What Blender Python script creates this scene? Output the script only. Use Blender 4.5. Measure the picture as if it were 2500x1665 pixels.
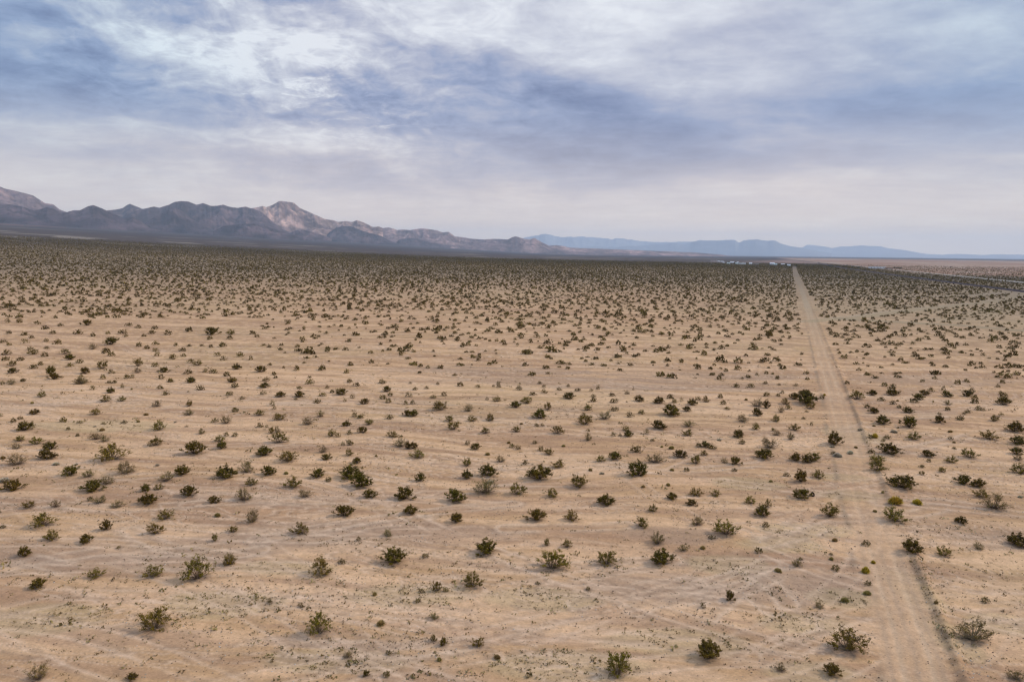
import bpy, math, random
import numpy as np
from mathutils import Matrix, Vector

for o in list(bpy.data.objects): bpy.data.objects.remove(o)
S = bpy.context.scene
COL = S.collection
rng = np.random.default_rng(7)
random.seed(7)

# ------------------------------------------------------------------ camera
IW, IH, F = 2500.0, 1665.0, 1736.0          # photo size and focal length in its pixels
CAMH = 25.0
PITCH, ROLL = math.radians(7.08), 0.0114
f0 = np.array([0, math.cos(PITCH), -math.sin(PITCH)])
u0 = np.array([0, math.sin(PITCH), math.cos(PITCH)])
r0 = np.array([1.0, 0, 0])
cr, sr = math.cos(ROLL), math.sin(ROLL)
RT = r0*cr + u0*sr
UP = u0*cr - r0*sr
FW = f0
cam = bpy.data.cameras.new('camera'); co = bpy.data.objects.new('camera', cam); COL.objects.link(co)
M = Matrix(((RT[0], UP[0], -FW[0], 0), (RT[1], UP[1], -FW[1], 0), (RT[2], UP[2], -FW[2], CAMH), (0, 0, 0, 1)))
co.matrix_world = M
cam.sensor_width = 36; cam.lens = 36*F/IW
cam.clip_start = 1.0; cam.clip_end = 250000
S.camera = co

def px_dir(x, y):
    x = np.asarray(x, float); y = np.asarray(y, float)
    a = (x-IW/2)/F; b = -(y-IH/2)/F
    d = FW[None, :] + a.reshape(-1, 1)*RT + b.reshape(-1, 1)*UP
    return d
def px_azel(x, y):
    d = px_dir(x, y)
    return np.arctan2(d[:, 0], d[:, 1]), np.arctan2(d[:, 2], np.hypot(d[:, 0], d[:, 1]))
def project(P):
    v = P - np.array([0, 0, CAMH])
    z = v@FW
    return IW/2 + F*(v@RT)/z, IH/2 - F*(v@UP)/z, z

# ------------------------------------------------------------------ world, sun, exposure
SUN_EL, SUN_AZ = 38, 74        # sun behind thin cloud, ahead and to the right
S.view_settings.view_transform = 'Standard'; S.view_settings.look = 'None'
S.view_settings.exposure = 0.05; S.view_settings.gamma = 1.0
S.view_settings.use_curve_mapping = False
W = bpy.data.worlds.new('World'); S.world = W; W.use_nodes = True
def build_world():
    nt = W.node_tree; N = nt.nodes; L = nt.links
    for n in list(N): N.remove(n)
    def nd(t, **k):
        n = N.new(t)
        for a, b in k.items(): setattr(n, a, b)
        return n
    def mth(op, a=None, b=None, c=None):
        n = nd('ShaderNodeMath', operation=op)
        for i, v in enumerate((a, b, c)):
            if v is None: continue
            if isinstance(v, (int, float)): n.inputs[i].default_value = v
            else: L.new(v, n.inputs[i])
        return n.outputs[0]
    tc = nd('ShaderNodeTexCoord'); sep = nd('ShaderNodeSeparateXYZ'); L.new(tc.outputs['Generated'], sep.inputs[0])
    X, Y, Z = sep.outputs
    az = mth('ARCTAN2', X, Y)
    el = mth('ARCSINE', Z)
    zc = mth('ADD', mth('MAXIMUM', Z, 0.0), 0.10)
    # cloud sheet coordinates: flattening towards the horizon
    cx = mth('DIVIDE', X, zc); cy = mth('DIVIDE', Y, zc)
    cmb = nd('ShaderNodeCombineXYZ'); L.new(cx, cmb.inputs[0]); L.new(cy, cmb.inputs[1])
    def noise(vec, scale, detail, rough=0.5, dist=0.0, sc=(1, 1, 1), loc=(0, 0, 0), rot=(0, 0, 0)):
        mp = nd('ShaderNodeMapping'); mp.inputs['Scale'].default_value = sc; mp.inputs['Location'].default_value = loc
        mp.inputs['Rotation'].default_value = rot
        L.new(vec, mp.inputs[0])
        n = nd('ShaderNodeTexNoise'); L.new(mp.outputs[0], n.inputs['Vector'])
        n.inputs['Scale'].default_value = scale; n.inputs['Detail'].default_value = detail
        n.inputs['Roughness'].default_value = rough; n.inputs['Distortion'].default_value = dist
        return n.outputs['Fac']
    ae = nd('ShaderNodeCombineXYZ'); L.new(az, ae.inputs[0]); L.new(el, ae.inputs[1])
    # domain warp of the (azimuth, elevation) plane so nothing has a clean edge
    w1 = noise(cmb.outputs[0], 0.55, 6, 0.55, 0.3, loc=(3.1, 1.7, 0))
    w2 = noise(cmb.outputs[0], 0.55, 6, 0.55, 0.3, loc=(9.4, 5.2, 0))
    az2 = mth('MULTIPLY_ADD', mth('SUBTRACT', w1, 0.5), 0.16, az)
    el2 = mth('MULTIPLY_ADD', mth('SUBTRACT', w2, 0.5), 0.07, el)
    pos = nd('ShaderNodeCombineXYZ'); L.new(az2, pos.inputs[0]); L.new(el2, pos.inputs[1])
    k = 1/0.9416
    # masses of the cloud deck: x, y, rx, ry, tilt, brightness
    blobs = [(1250,20,420,85,0,.50),(950,110,300,60,-8,.26),(300,60,120,45,-25,.34),(470,105,150,40,-12,.34),(660,70,170,50,-20,.30),
             (560,170,260,45,0,.14),(820,335,230,42,-6,.30),(180,312,330,38,0,.24),(620,320,240,30,0,.14),(430,382,90,22,8,.20),(150,440,360,50,0,.22),
             (1600,60,160,60,0,.02),(1690,215,190,55,-6,.22),(1230,160,200,45,15,.12),(1900,410,200,20,3,.22),(1560,452,260,24,0,.20),
             (2100,510,700,60,0,.26),(1300,500,500,60,0,.18),(700,470,400,40,0,.16),(1020,250,170,60,0,.06),(2150,70,300,70,0,.14),(2000,150,120,40,0,.06),
             (30,120,170,100,0,-.22),(210,235,200,50,-10,-.12),(860,225,190,42,-14,-.26),(960,130,220,36,-18,-.16),
             (1380,235,210,34,-16,-.38),(1160,190,150,30,-12,-.20),(1480,350,260,50,-8,-.20),(1250,330,240,40,-10,-.14),(880,388,420,26,0,-.22),
             (330,350,260,16,0,-.12),(2300,200,190,100,0,-.15),(1900,280,300,60,0,-.08),(1750,120,200,60,20,-.06),(560,255,300,30,0,-.10)]
    acc = None
    for (x, y, rx, ry, rot, w) in blobs:
        a, e = px_azel(x*k, y*k)
        mp = nd('ShaderNodeMapping', vector_type='TEXTURE')
        mp.inputs['Location'].default_value = (float(a[0]), float(e[0]), 0)
        mp.inputs['Rotation'].default_value = (0, 0, math.radians(rot))
        mp.inputs['Scale'].default_value = (rx*k/F, ry*k/F, 1)
        L.new(pos.outputs[0], mp.inputs[0])
        d = nd('ShaderNodeVectorMath', operation='DOT_PRODUCT'); L.new(mp.outputs[0], d.inputs[0]); L.new(mp.outputs[0], d.inputs[1])
        g = mth('EXPONENT', mth('MULTIPLY', d.outputs['Value'], -0.8))
        acc = mth('MULTIPLY', g, w) if acc is None else mth('MULTIPLY_ADD', g, w, acc)
    n1 = noise(cmb.outputs[0], 1.1, 8, 0.58, 0.5, sc=(0.8, 1.2, 1), loc=(1.3, 4.4, 0), rot=(0, 0, -0.35))
    n2 = noise(cmb.outputs[0], 3.6, 9, 0.62, 0.4, sc=(0.8, 1.2, 1), loc=(7.3, 2.4, 0), rot=(0, 0, 0.3))
    n3 = noise(ae.outputs[0], 3.0, 6, 0.55, 0.3, sc=(1.0, 5.0, 1), loc=(2.0, 3.0, 0))
    det = mth('MULTIPLY_ADD', mth('SUBTRACT', n1, 0.5), 0.56, mth('MULTIPLY', mth('SUBTRACT', n2, 0.5), 0.46))
    n7 = noise(ae.outputs[0], 5.0, 8, 0.6, 0.6, sc=(1.0, 7.0, 1), loc=(6.0, 2.0, 0))
    det = mth('MULTIPLY_ADD', mth('SUBTRACT', n3, 0.5), 0.30, mth('MULTIPLY_ADD', mth('SUBTRACT', n7, 0.5), 0.26, det))
    # clumpy broken texture, strongest at the upper left
    n5 = noise(ae.outputs[0], 10.0, 9, 0.60, 0.9, sc=(1.0, 2.3, 1), loc=(5.0, 1.0, 0), rot=(0, 0, 0.35))
    n6 = noise(ae.outputs[0], 26.0, 7, 0.62, 0.6, sc=(1.0, 2.2, 1), loc=(1.0, 6.0, 0), rot=(0, 0, 0.35))
    a, e = px_azel(620*k, 130*k)
    mp = nd('ShaderNodeMapping', vector_type='TEXTURE'); mp.inputs['Location'].default_value = (float(a[0]), float(e[0]), 0)
    mp.inputs['Rotation'].default_value = (0, 0, math.radians(-8)); mp.inputs['Scale'].default_value = (.34, .14, 1); L.new(pos.outputs[0], mp.inputs[0])
    d = nd('ShaderNodeVectorMath', operation='DOT_PRODUCT'); L.new(mp.outputs[0], d.inputs[0]); L.new(mp.outputs[0], d.inputs[1])
    mk = mth('EXPONENT', mth('MULTIPLY', d.outputs['Value'], -1.0))
    cl = mth('MULTIPLY_ADD', mth('SUBTRACT', n6, 0.5), 0.7, mth('SUBTRACT', n5, 0.5))
    det = mth('MULTIPLY_ADD', cl, mth('MULTIPLY_ADD', mk, 1.15, 0.30), det)
    # crackled bright rims left of centre
    a, e = px_azel(735*k, 215*k)
    mp = nd('ShaderNodeMapping', vector_type='TEXTURE'); mp.inputs['Location'].default_value = (float(a[0]), float(e[0]), 0)
    mp.inputs['Rotation'].default_value = (0, 0, math.radians(-15)); mp.inputs['Scale'].default_value = (.15, .05, 1); L.new(ae.outputs[0], mp.inputs[0])
    d = nd('ShaderNodeVectorMath', operation='DOT_PRODUCT'); L.new(mp.outputs[0], d.inputs[0]); L.new(mp.outputs[0], d.inputs[1])
    msk = mth('EXPONENT', mth('MULTIPLY', d.outputs['Value'], -1.0))
    n4 = noise(cmb.outputs[0], 5.5, 7, 0.66, 0.8, loc=(4.1, 8.8, 0))
    rim = nd('ShaderNodeMapRange'); L.new(n4, rim.inputs['Value'])
    rim.inputs['From Min'].default_value = .52; rim.inputs['From Max'].default_value = .68
    det = mth('MULTIPLY_ADD', mth('MULTIPLY', rim.outputs[0], msk), 0.42, det)
    lum = mth('ADD', mth('MULTIPLY_ADD', acc, 0.82, det), 0.50)
    cr_ = nd('ShaderNodeValToRGB'); L.new(lum, cr_.inputs[0])
    r = cr_.color_ramp
    def lin(c): return tuple(((v/255)/12.92 if v/255 <= .04045 else ((v/255+.055)/1.055)**2.4) for v in c)+(1,)
    stops = [(0.0, (105,118,154)), (.20, (126,139,174)), (.42, (152,164,195)), (.58, (177,182,203)), (.75, (202,205,218)), (1.0, (234,237,243))]
    while len(r.elements) < len(stops): r.elements.new(.5)
    for el_, (p, c) in zip(r.elements, stops): el_.position = p; el_.color = lin(c)
    # bluer towards the outer left and right, warmer near the horizon
    def mixc(fac, a_, b_, bt='MIX'):
        m = nd('ShaderNodeMix', data_type='RGBA', blend_type=bt)
        if isinstance(fac, float): m.inputs[0].default_value = fac
        else: L.new(fac, m.inputs[0])
        for i, v in ((6, a_), (7, b_)):
            if isinstance(v, tuple): m.inputs[i].default_value = v
            else: L.new(v, m.inputs[i])
        return m.outputs[2]
    side = nd('ShaderNodeMapRange', interpolation_type='SMOOTHSTEP'); L.new(mth('ABSOLUTE', mth('SUBTRACT', az2, 0.02)), side.inputs['Value'])
    side.inputs['From Min'].default_value = .25; side.inputs['From Max'].default_value = .62
    c = mixc(mth('MULTIPLY', side.outputs[0], 0.8), cr_.outputs[0], mixc(1.0, cr_.outputs[0], (.86, 1.01, 1.04, 1), 'MULTIPLY'))
    low = nd('ShaderNodeMapRange', interpolation_type='SMOOTHSTEP'); L.new(el2, low.inputs['Value'])
    low.inputs['From Min'].default_value = .20; low.inputs['From Max'].default_value = .02
    c = mixc(mth('MULTIPLY', low.outputs[0], 0.66), c, (1.10, .86, .66, 1))
    sky = nd('ShaderNodeTexSky', sky_type='NISHITA'); sky.sun_disc = False
    sky.sun_elevation = math.radians(SUN_EL); sky.sun_rotation = math.radians(SUN_AZ)
    sky.air_density = 1.0; sky.dust_density = 2.0; sky.ozone_density = 1.0
    cs = nd('ShaderNodeVectorMath', operation='SCALE'); L.new(c, cs.inputs[0]); cs.inputs['Scale'].default_value = 1/0.12
    out = mixc(0.97, sky.outputs[0], cs.outputs[0])
    # unseen deck overhead, brightened to add light on the ground and haze
    hi = nd('ShaderNodeMapRange', interpolation_type='SMOOTHSTEP'); L.new(el, hi.inputs['Value'])
    hi.inputs['From Min'].default_value = .52; hi.inputs['From Max'].default_value = 1.0
    hi.inputs['To Min'].default_value = 0.12; hi.inputs['To Max'].default_value = 0.15
    gl = nd('ShaderNodeMapRange', interpolation_type='SMOOTHSTEP'); L.new(el, gl.inputs['Value'])
    gl.inputs['From Min'].default_value = .50; gl.inputs['From Max'].default_value = .85
    out = mixc(gl.outputs[0], out, mixc(1.0, out, (1.45, 1.50, 1.58, 1), 'MULTIPLY'))
    lo2 = nd('ShaderNodeMapRange', interpolation_type='SMOOTHSTEP'); L.new(el, lo2.inputs['Value'])
    lo2.inputs['From Min'].default_value = .075; lo2.inputs['From Max'].default_value = .0
    out = mixc(lo2.outputs[0], out, mixc(1.0, out, (1.52, 1.41, 1.16, 1), 'MULTIPLY'))
    bg = nd('ShaderNodeBackground'); L.new(out, bg.inputs[0]); L.new(hi.outputs[0], bg.inputs[1])
    wo = nd('ShaderNodeOutputWorld'); L.new(bg.outputs[0], wo.inputs[0])
build_world()
W.cycles.sampling_method = 'MANUAL'; W.cycles.sample_map_resolution = 512
sun = bpy.data.lights.new('sun', 'SUN'); so = bpy.data.objects.new('sun', sun); COL.objects.link(so)
sun.energy = 2.05; sun.angle = math.radians(9); sun.color = (1.0, .92, .80)
sd = Vector((math.sin(math.radians(SUN_AZ))*math.cos(math.radians(SUN_EL)), math.cos(math.radians(SUN_AZ))*math.cos(math.radians(SUN_EL)), math.sin(math.radians(SUN_EL))))
so.rotation_euler = sd.to_track_quat('Z', 'Y').to_euler(); so.location = (0, 0, 300)
S.cycles.use_denoising = True
S.cycles.max_bounces = 5; S.cycles.diffuse_bounces = 2; S.cycles.glossy_bounces = 1
S.cycles.volume_bounces = 2; S.cycles.transparent_max_bounces = 8
S.cycles.filter_width = 1.35

# ------------------------------------------------------------------ numpy noise
_T = [rng.random((256, 256)) for _ in range(6)]
def vnoise(x, y, k=0):
    T = _T[k % 6]
    xi = np.floor(x).astype(np.int64); yi = np.floor(y).astype(np.int64)
    fx = x-xi; fy = y-yi; fx = fx*fx*(3-2*fx); fy = fy*fy*(3-2*fy)
    a = T[xi & 255, yi & 255]; b = T[(xi+1) & 255, yi & 255]; c = T[xi & 255, (yi+1) & 255]; d = T[(xi+1) & 255, (yi+1) & 255]
    return (a*(1-fx)+b*fx)*(1-fy)+(c*(1-fx)+d*fx)*fy
def fbm(x, y, o=5, k=0, g=.5):
    s = 0; A = 1; t = 0
    for i in range(o):
        s = s + A*vnoise(x+17.3*i, y-9.1*i, k+i); t += A; A *= g
        x, y = 1.62*x-1.18*y, 1.18*x+1.62*y
    return s/t
def ridged(x, y, o=6, k=0):
    s = 0; A = 1; t = 0
    for i in range(o):
        n = 1-np.abs(2*vnoise(x+31.7*i, y+5.3*i, k+i)-1); s = s + A*n*n; t += A; A *= .5
        x, y = 1.6*x-1.2*y, 1.2*x+1.6*y
    return s/t
def sstep(a, b, x):
    t = np.clip((x-a)/(b-a), 0, 1); return t*t*(3-2*t)

# ------------------------------------------------------------------ terrain
def softplus(q, w):
    return w*np.logaddexp(0, q/w)
def ground_base(x, y):
    R = np.hypot(x, y)+1e-6; s = np.minimum(1, 14000/R)
    q = -x*s + .09*y*s
    return .05*(softplus(q-500, 320)-softplus(-500.0, 320))
def unproject(px, py, h=0.0, fn=None):
    d = px_dir(px, py); z = np.zeros(len(d))
    fn = fn or ground_base
    for _ in range(12):
        t = (z+h-CAMH)/np.minimum(d[:, 2], -1e-4)
        P = d*t[:, None]
        z = .5*z + .5*fn(P[:, 0], P[:, 1])
    t = (fn(P[:, 0], P[:, 1])-CAMH)/d[:, 2]
    P = d*t[:, None]
    return P[:, 0], P[:, 1], t          # t = depth along the view axis

def pts(s): return np.array([[float(v) for v in p.split(',')] for p in s.split()])
def wline(s):
    a = pts(s); x, y, _ = unproject(a[:, 0], a[:, 1]); return np.stack([x, y], 1)
def dist_line(x, y, L):
    """distance to a polyline, signed side, and the position along it"""
    best = np.full(x.shape, 1e9); side = np.zeros(x.shape)
    for (ax, ay), (bx, by) in zip(L[:-1], L[1:]):
        dx, dy = bx-ax, by-ay; l2 = dx*dx+dy*dy
        t = np.clip(((x-ax)*dx+(y-ay)*dy)/l2, 0, 1)
        d = np.hypot(x-ax-t*dx, y-ay-t*dy)
        s = np.sign((x-ax)*dy-(y-ay)*dx)      # + = right of the direction of travel
        m = d < best
        best = np.where(m, d, best); side = np.where(m, s, side)
    return best, side
# road: left and right edge traced, mean = centre line
_re = pts('1665,2172,2318 1583,2160,2289 1485,2140,2253 1417,2126,2223 1339,2099,2197 1280,2082,2175 1144,2053,2126 1037,2025,2089 949,2007,2058 897,1999,2039 843,1984,2018 789,1970,1993 748,1962,1980 707,1954,1964 680,1943,1949 668,1940,1944')
_cx, _cy, _ = unproject((_re[:, 1]+_re[:, 2])/2, _re[:, 0])
ROAD = np.stack([_cx, _cy], 1)
ROAD = np.vstack([ROAD[0]-(ROAD[2]-ROAD[0])*.9, ROAD])
for _ in range(2):
    ROAD[1:-1] = .25*ROAD[:-2]+.5*ROAD[1:-1]+.25*ROAD[2:]
ROAD = np.vstack([ROAD, [ROAD[-1][0]+.39*800, ROAD[-1][1]+800]])
def rail_x(y): return 412+.31*(y-572)+.00002*(y-572)**2*(y > 572)
def hwy_x(y): return 579+.335*(y-804)
T1 = wline('2560,700 2500,715 2458,729 2412,738 2357,744 2268,753 2172,764 2105,774 2010,781 1975,785')
T2 = wline('2060,779 2186,786 2349,795 2500,808 2620,818')
T3 = wline('2560,716 2500,727 2452,746 2422,760 2380,775 2290,782')
S1 = wline('1968,691 2060,690 2200,692 2330,696')
S2 = wline('1985,719 2100,722 2280,724 2380,722 2480,712')
RUTS = [wline(s) for s in ('1640,1472 1760,1420 1885,1372', '1700,1478 1760,1435 1835,1398', '1555,1482 1650,1440 1800,1398', '1885,1482 1840,1440 1790,1398',
        '1420,1470 1560,1430 1700,1415', '1930,1470 1890,1425 1850,1400', '1990,1395 1900,1400 1800,1440 1730,1500',
        '735,1572 860,1578 1000,1578 1150,1562', '0,1388 120,1358 300,1338 470,1345 640,1318', '330,1290 400,1330 560,1352 640,1340', '0,1372 80,1360 160,1382 360,1372',
        '1240,1288 1400,1286 1540,1280', '640,1330 800,1310 900,1280 1040,1262', '640,1312 760,1290 880,1270 1100,1240 1260,1225',
        '1860,1302 1967,1271 2080,1262 2200,1258 2300,1240', '2150,1225 2290,1222 2500,1248', '1860,1325 1980,1298 2040,1275', '0,1215 300,1240 640,1218 900,1220',
        '1240,950 1420,940 1600,958 1800,965', '1400,925 1600,948 1900,955', '640,985 900,975 1100,985 1400,1000', '100,985 220,985 330,960 520,955', '0,955 260,948 520,935',
        '500,1000 700,985 1000,1000', '2060,1050 2180,1022 2360,1010 2500,1020', '2100,1108 2250,1090 2400,1055 2500,1040', '1240,1140 1400,1125 1700,1145 1880,1130',
        '1900,1600 1980,1560 2060,1530', '1240,1395 1330,1385 1500,1372 1650,1362')]
def ell(px, py, rx, ry):
    x, y, d = unproject([px, px+rx, px, px], [py, py, py-ry, py+ry])
    return x[0], y[0], abs(x[1]-x[0]), abs(y[2]-y[3])/2
GRAVEL = [ell(*e) for e in ((230,1345,260,38),(900,1305,330,42),(850,1563,210,22),(1740,1420,330,55),(1480,1450,190,28),(1500,935,420,14),(1200,905,260,10),
          (2050,1435,110,40),(2350,1290,150,26),(2420,1320,120,22),(1650,1310,140,22),(560,1330,160,30),(2300,930,200,12),(1700,915,300,10),(300,1375,300,25),(1270,1545,60,18))]
WEEDY = [ell(*e) for e in ((120,1510,160,40),(540,1475,140,35),(1000,1450,160,30),(820,1610,200,30),(1320,1460,160,30),(1780,1378,95,24),(1900,1330,110,20),(1660,1565,200,35),(1380,1620,200,35),
         (2070,1208,90,14),(2060,1165,70,10),(2080,1060,60,22),(1960,1295,120,18),(2060,1460,80,25),(2230,1440,50,60),(1830,1180,90,16),(250,1040,200,15),(2450,1520,90,30),(1950,1520,110,25),(700,1385,120,18),(1980,1640,120,30),(2320,1560,60,60))]

def road_terms(x, y):
    d, s = dist_line(x, y, ROAD)
    return d*s, d
def micro(x, y):
    """small relief: washes, hummocks, berms, ruts"""
    R = np.hypot(x, y)
    wx = x + 6*fbm(x/18, y/18, 3, 2); wy = y + 6*fbm(x/18+5, y/18, 3, 3)
    z = .30*(fbm(wx/26, wy/7, 4, 1)-.5) + .10*(fbm(x/2.2, y/1.4, 4, 4)-.5)
    fade = 1-sstep(220, 500, R)
    sd_, d = road_terms(x, y)
    near = d < 14
    flat = sstep(1.6, 3.4, d)
    z = z*(.25+.75*flat)*fade
    w = 2.0
    berm = .24*np.exp(-((sd_-w-.55)/.38)**2)*(0.6+.8*fbm(x/1.2, y/1.2, 3, 5)) + .13*np.exp(-((sd_+w+.3)/.3)**2)*sstep(.38, .62, fbm(x/6, y/6, 3, 2))
    ruts = -.04*np.exp(-((np.abs(sd_)-.85)/.22)**2)
    gap = (1-.85*np.exp(-((y-64)/7)**2))*(1-.7*np.exp(-((y-88)/9)**2))
    z = z + np.where(near, (berm*gap+ruts), 0)*(1-sstep(250, 500, R))
    return z
def ground_z(x, y): return ground_base(x, y)+micro(x, y)

# one polar sheet around the camera's foot, dense where the photo looks
ang_f = np.radians(np.arange(-41, 41.01, .085)); ang_c1 = np.radians(np.arange(41.6, 319, 3.2))
ANG = np.concatenate([ang_f, ang_c1])
rr = [4.0]
while rr[-1] < 44500:
    R = rr[-1]
    rr.append(R*(1.030 if R < 30 else 1.0042 if R < 160 else 1.010 if R < 900 else 1.022))
RR = np.array(rr)
NA, NR = len(ANG), len(RR)
A2, R2 = np.meshgrid(ANG, RR)
GX = (R2*np.sin(A2)).ravel(); GY = (R2*np.cos(A2)).ravel()
GZ = ground_z(GX, GY)

# ------------------------------------------------------------------ bushes read off the photo: centre x, lowest y, width, height, kind
CROPS = []
def crop(ox, oy, sc, s): CROPS.append((ox, oy, sc, s))
crop(0, 1360, 3.68, '345 290 135 90 d;862 195 120 85 o;1380 190 150 105 o;1785 225 230 200 o;2060 80 105 85 o;1395 690 270 190 o;345 1122 170 150 g;1190 1115 90 55 d')
crop(620, 1360, 3.68, '600 190 180 150 o;790 65 70 45 g;1965 290 170 135 o;1650 315 90 95 o;1722 315 60 35 g;590 715 190 180 o;1615 765 60 60 o;1700 805 60 95 d;2015 815 100 85 o;1140 625 90 45 y;1620 570 100 40 g;1215 885 65 40 g;1010 1080 60 60 d;1190 1080 75 40 g;145 420 55 35 g;425 455 60 30 d;845 915 90 40 g;1665 940 50 35 y;2185 925 70 40 y;1505 322 60 25 g;1470 412 60 22 g;1085 350 50 25 y')
crop(1240, 1360, 3.68, '1995 400 90 80 d;1750 460 55 55 o;985 1100 230 210 o;1800 945 210 160 d;270 250 45 25 g;720 300 50 30 g')
crop(1860, 1360, 3.68, '765 890 280 200 o;630 1085 145 100 d;1880 790 310 150 g;2280 1122 150 90 g;165 1035 100 50 g;515 465 90 50 g;315 95 110 45 g;930 150 85 70 Y;1000 60 50 35 Y;345 30 45 30 g;625 30 50 30 y;145 140 70 35 y;660 125 80 30 g;2005 415 80 35 g;745 410 80 30 y;945 345 75 30 y;950 260 70 45 g;1565 420 45 30 y')
crop(0, 1100, 3.68, '150 140 160 95 g;635 235 130 80 d;795 245 110 55 g;1135 220 180 90 g;965 310 130 75 g;1635 230 120 90 d;1495 285 130 55 g;2015 255 170 95 d;2215 205 120 110 g;2260 320 100 70 o;125 365 155 95 d;850 375 160 75 d;1300 370 85 65 d;1425 355 80 40 o;1700 425 135 95 d;260 520 105 65 o;500 515 80 65 g;815 455 60 45 o;895 480 110 70 g;1055 520 105 65 g;1345 495 150 80 d;1925 480 100 50 d;2190 465 170 90 g;395 695 185 90 o;1490 630 135 85 o;955 720 90 85 d;1395 765 130 100 o;465 815 140 90 o;775 835 105 75 d;215 960 105 85 d;1955 600 65 45 y;2270 655 130 120 g;2090 740 90 60 o;1930 820 60 70 o;2065 1030 105 100 g;28 700 50 20 g;4 560 20 50 d;40 290 110 30 p;505 135 70 30 p;685 132 45 20 p;1415 140 40 35 p;1065 880 35 25 g')
crop(620, 1100, 3.68, '300 110 160 65 o;925 120 85 45 d;135 225 120 65 d;580 250 120 70 d;870 270 180 100 d;965 345 190 120 d;345 350 150 90 o;460 430 120 70 g;1495 280 85 70 d;1910 145 90 75 o;1905 255 90 75 d;2105 240 150 75 d;2215 110 90 60 g;1040 435 115 70 d;1355 450 150 110 d;1815 475 170 100 d;2085 410 220 110 g;810 600 150 95 d;1405 580 120 75 d;1820 655 115 80 d;415 765 140 100 o;1200 780 90 65 g;940 815 50 45 d;2085 955 190 120 d;1260 1035 180 130 d;2120 300 70 25 p;290 215 50 30 y;670 280 70 20 g;1540 965 60 22 g')
crop(1240, 1100, 3.68, '835 105 85 60 o;960 90 110 65 d;155 125 60 45 o;445 160 110 75 o;1155 235 165 130 d;1320 120 140 60 g;1690 130 110 80 o;1945 115 65 50 g;2045 130 95 65 d;275 280 200 85 d;635 350 175 115 o;85 410 140 105 o;405 430 120 80 o;880 500 145 80 d;1475 445 90 60 d;1685 415 110 75 o;1860 415 90 50 o;1650 500 90 50 d;1300 555 85 65 o;2175 485 105 70 o;2330 510 60 70 o;2280 600 140 80 d;255 645 150 95 d;570 640 130 90 o;1190 695 130 80 o;1700 680 115 90 g;1960 780 200 120 o;2315 690 70 45 d;1340 855 140 110 g;355 860 60 70 o;535 880 90 75 o;390 1100 250 145 o;885 1050 190 120 o;1390 1030 175 130 d;1570 910 90 40 g;1750 890 60 35 y;2035 190 50 30 g;740 185 45 30 y;1215 335 45 25 y;1440 320 50 35 y;2250 925 80 25 g;1605 190 60 28 g;1475 185 45 28 y;845 215 50 22 p;1830 800 60 25 g')
crop(1860, 1100, 3.68, '300 100 100 70 d;405 115 110 60 d;475 100 120 85 o;350 290 120 100 d;505 255 110 75 o;1035 120 130 85 o;1035 190 140 70 o;1500 105 50 35 g;1700 115 100 55 o;1435 155 50 25 g;1625 200 70 50 o;1435 220 60 35 g;2320 215 150 85 o;2300 90 80 55 g;1820 310 125 85 d;1945 335 120 65 d;1270 355 190 80 d;360 445 140 85 d;1965 430 120 80 o;2085 540 220 120 g;605 605 150 125 o;1200 655 190 130 o;1200 490 140 70 Y;1395 490 95 40 Y;1800 665 100 60 d;2280 860 170 110 d;1340 930 180 110 d;1635 960 130 85 o;1945 895 95 75 g;1085 385 30 30 y;935 860 80 25 g;655 820 60 25 y;1015 555 40 20 y;2320 425 50 22 p;80 285 40 22 y;220 235 60 30 g;620 940 35 25 g;680 60 90 35 p;795 30 70 25 p')
crop(0, 930, 4.71, '30 45 60 50 d;130 45 100 55 g;265 10 60 25 d;935 40 130 50 g;1255 30 50 35 d;1315 30 60 40 d;1070 105 70 60 g;1410 82 55 50 g;1270 140 90 65 d;1515 102 35 20 y;480 190 90 70 o;1845 95 75 45 d;1960 15 60 25 d;2195 22 85 40 d;1905 165 80 55 o;2305 110 95 45 d;2165 130 25 20 g;1215 245 105 75 o;1400 240 90 60 o;1805 300 110 80 g;2175 295 90 70 o;2170 400 110 70 g;395 390 100 60 d;1105 395 115 65 o;10 415 50 50 g;155 475 75 55 d;235 445 65 35 d;370 265 40 35 y;730 475 95 50 o;295 580 170 95 d;1590 478 50 35 y;1425 490 65 25 g;1175 578 70 40 y;785 565 55 25 g;895 640 55 25 g;1830 575 140 115 o;230 700 110 65 o;415 735 130 90 o;190 785 110 55 g;1110 680 130 80 g;1200 705 110 75 g;580 795 150 90 d;535 910 170 110 d;1780 755 155 90 o;2310 615 90 65 g;2235 855 210 130 d;2240 735 80 55 o;1300 930 290 190 o;35 900 70 25 y;2150 530 35 20 g;915 490 60 22 g;1190 500 50 20 g;2015 480 40 22 p;1090 530 40 25 p;1680 400 60 25 y')
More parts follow.
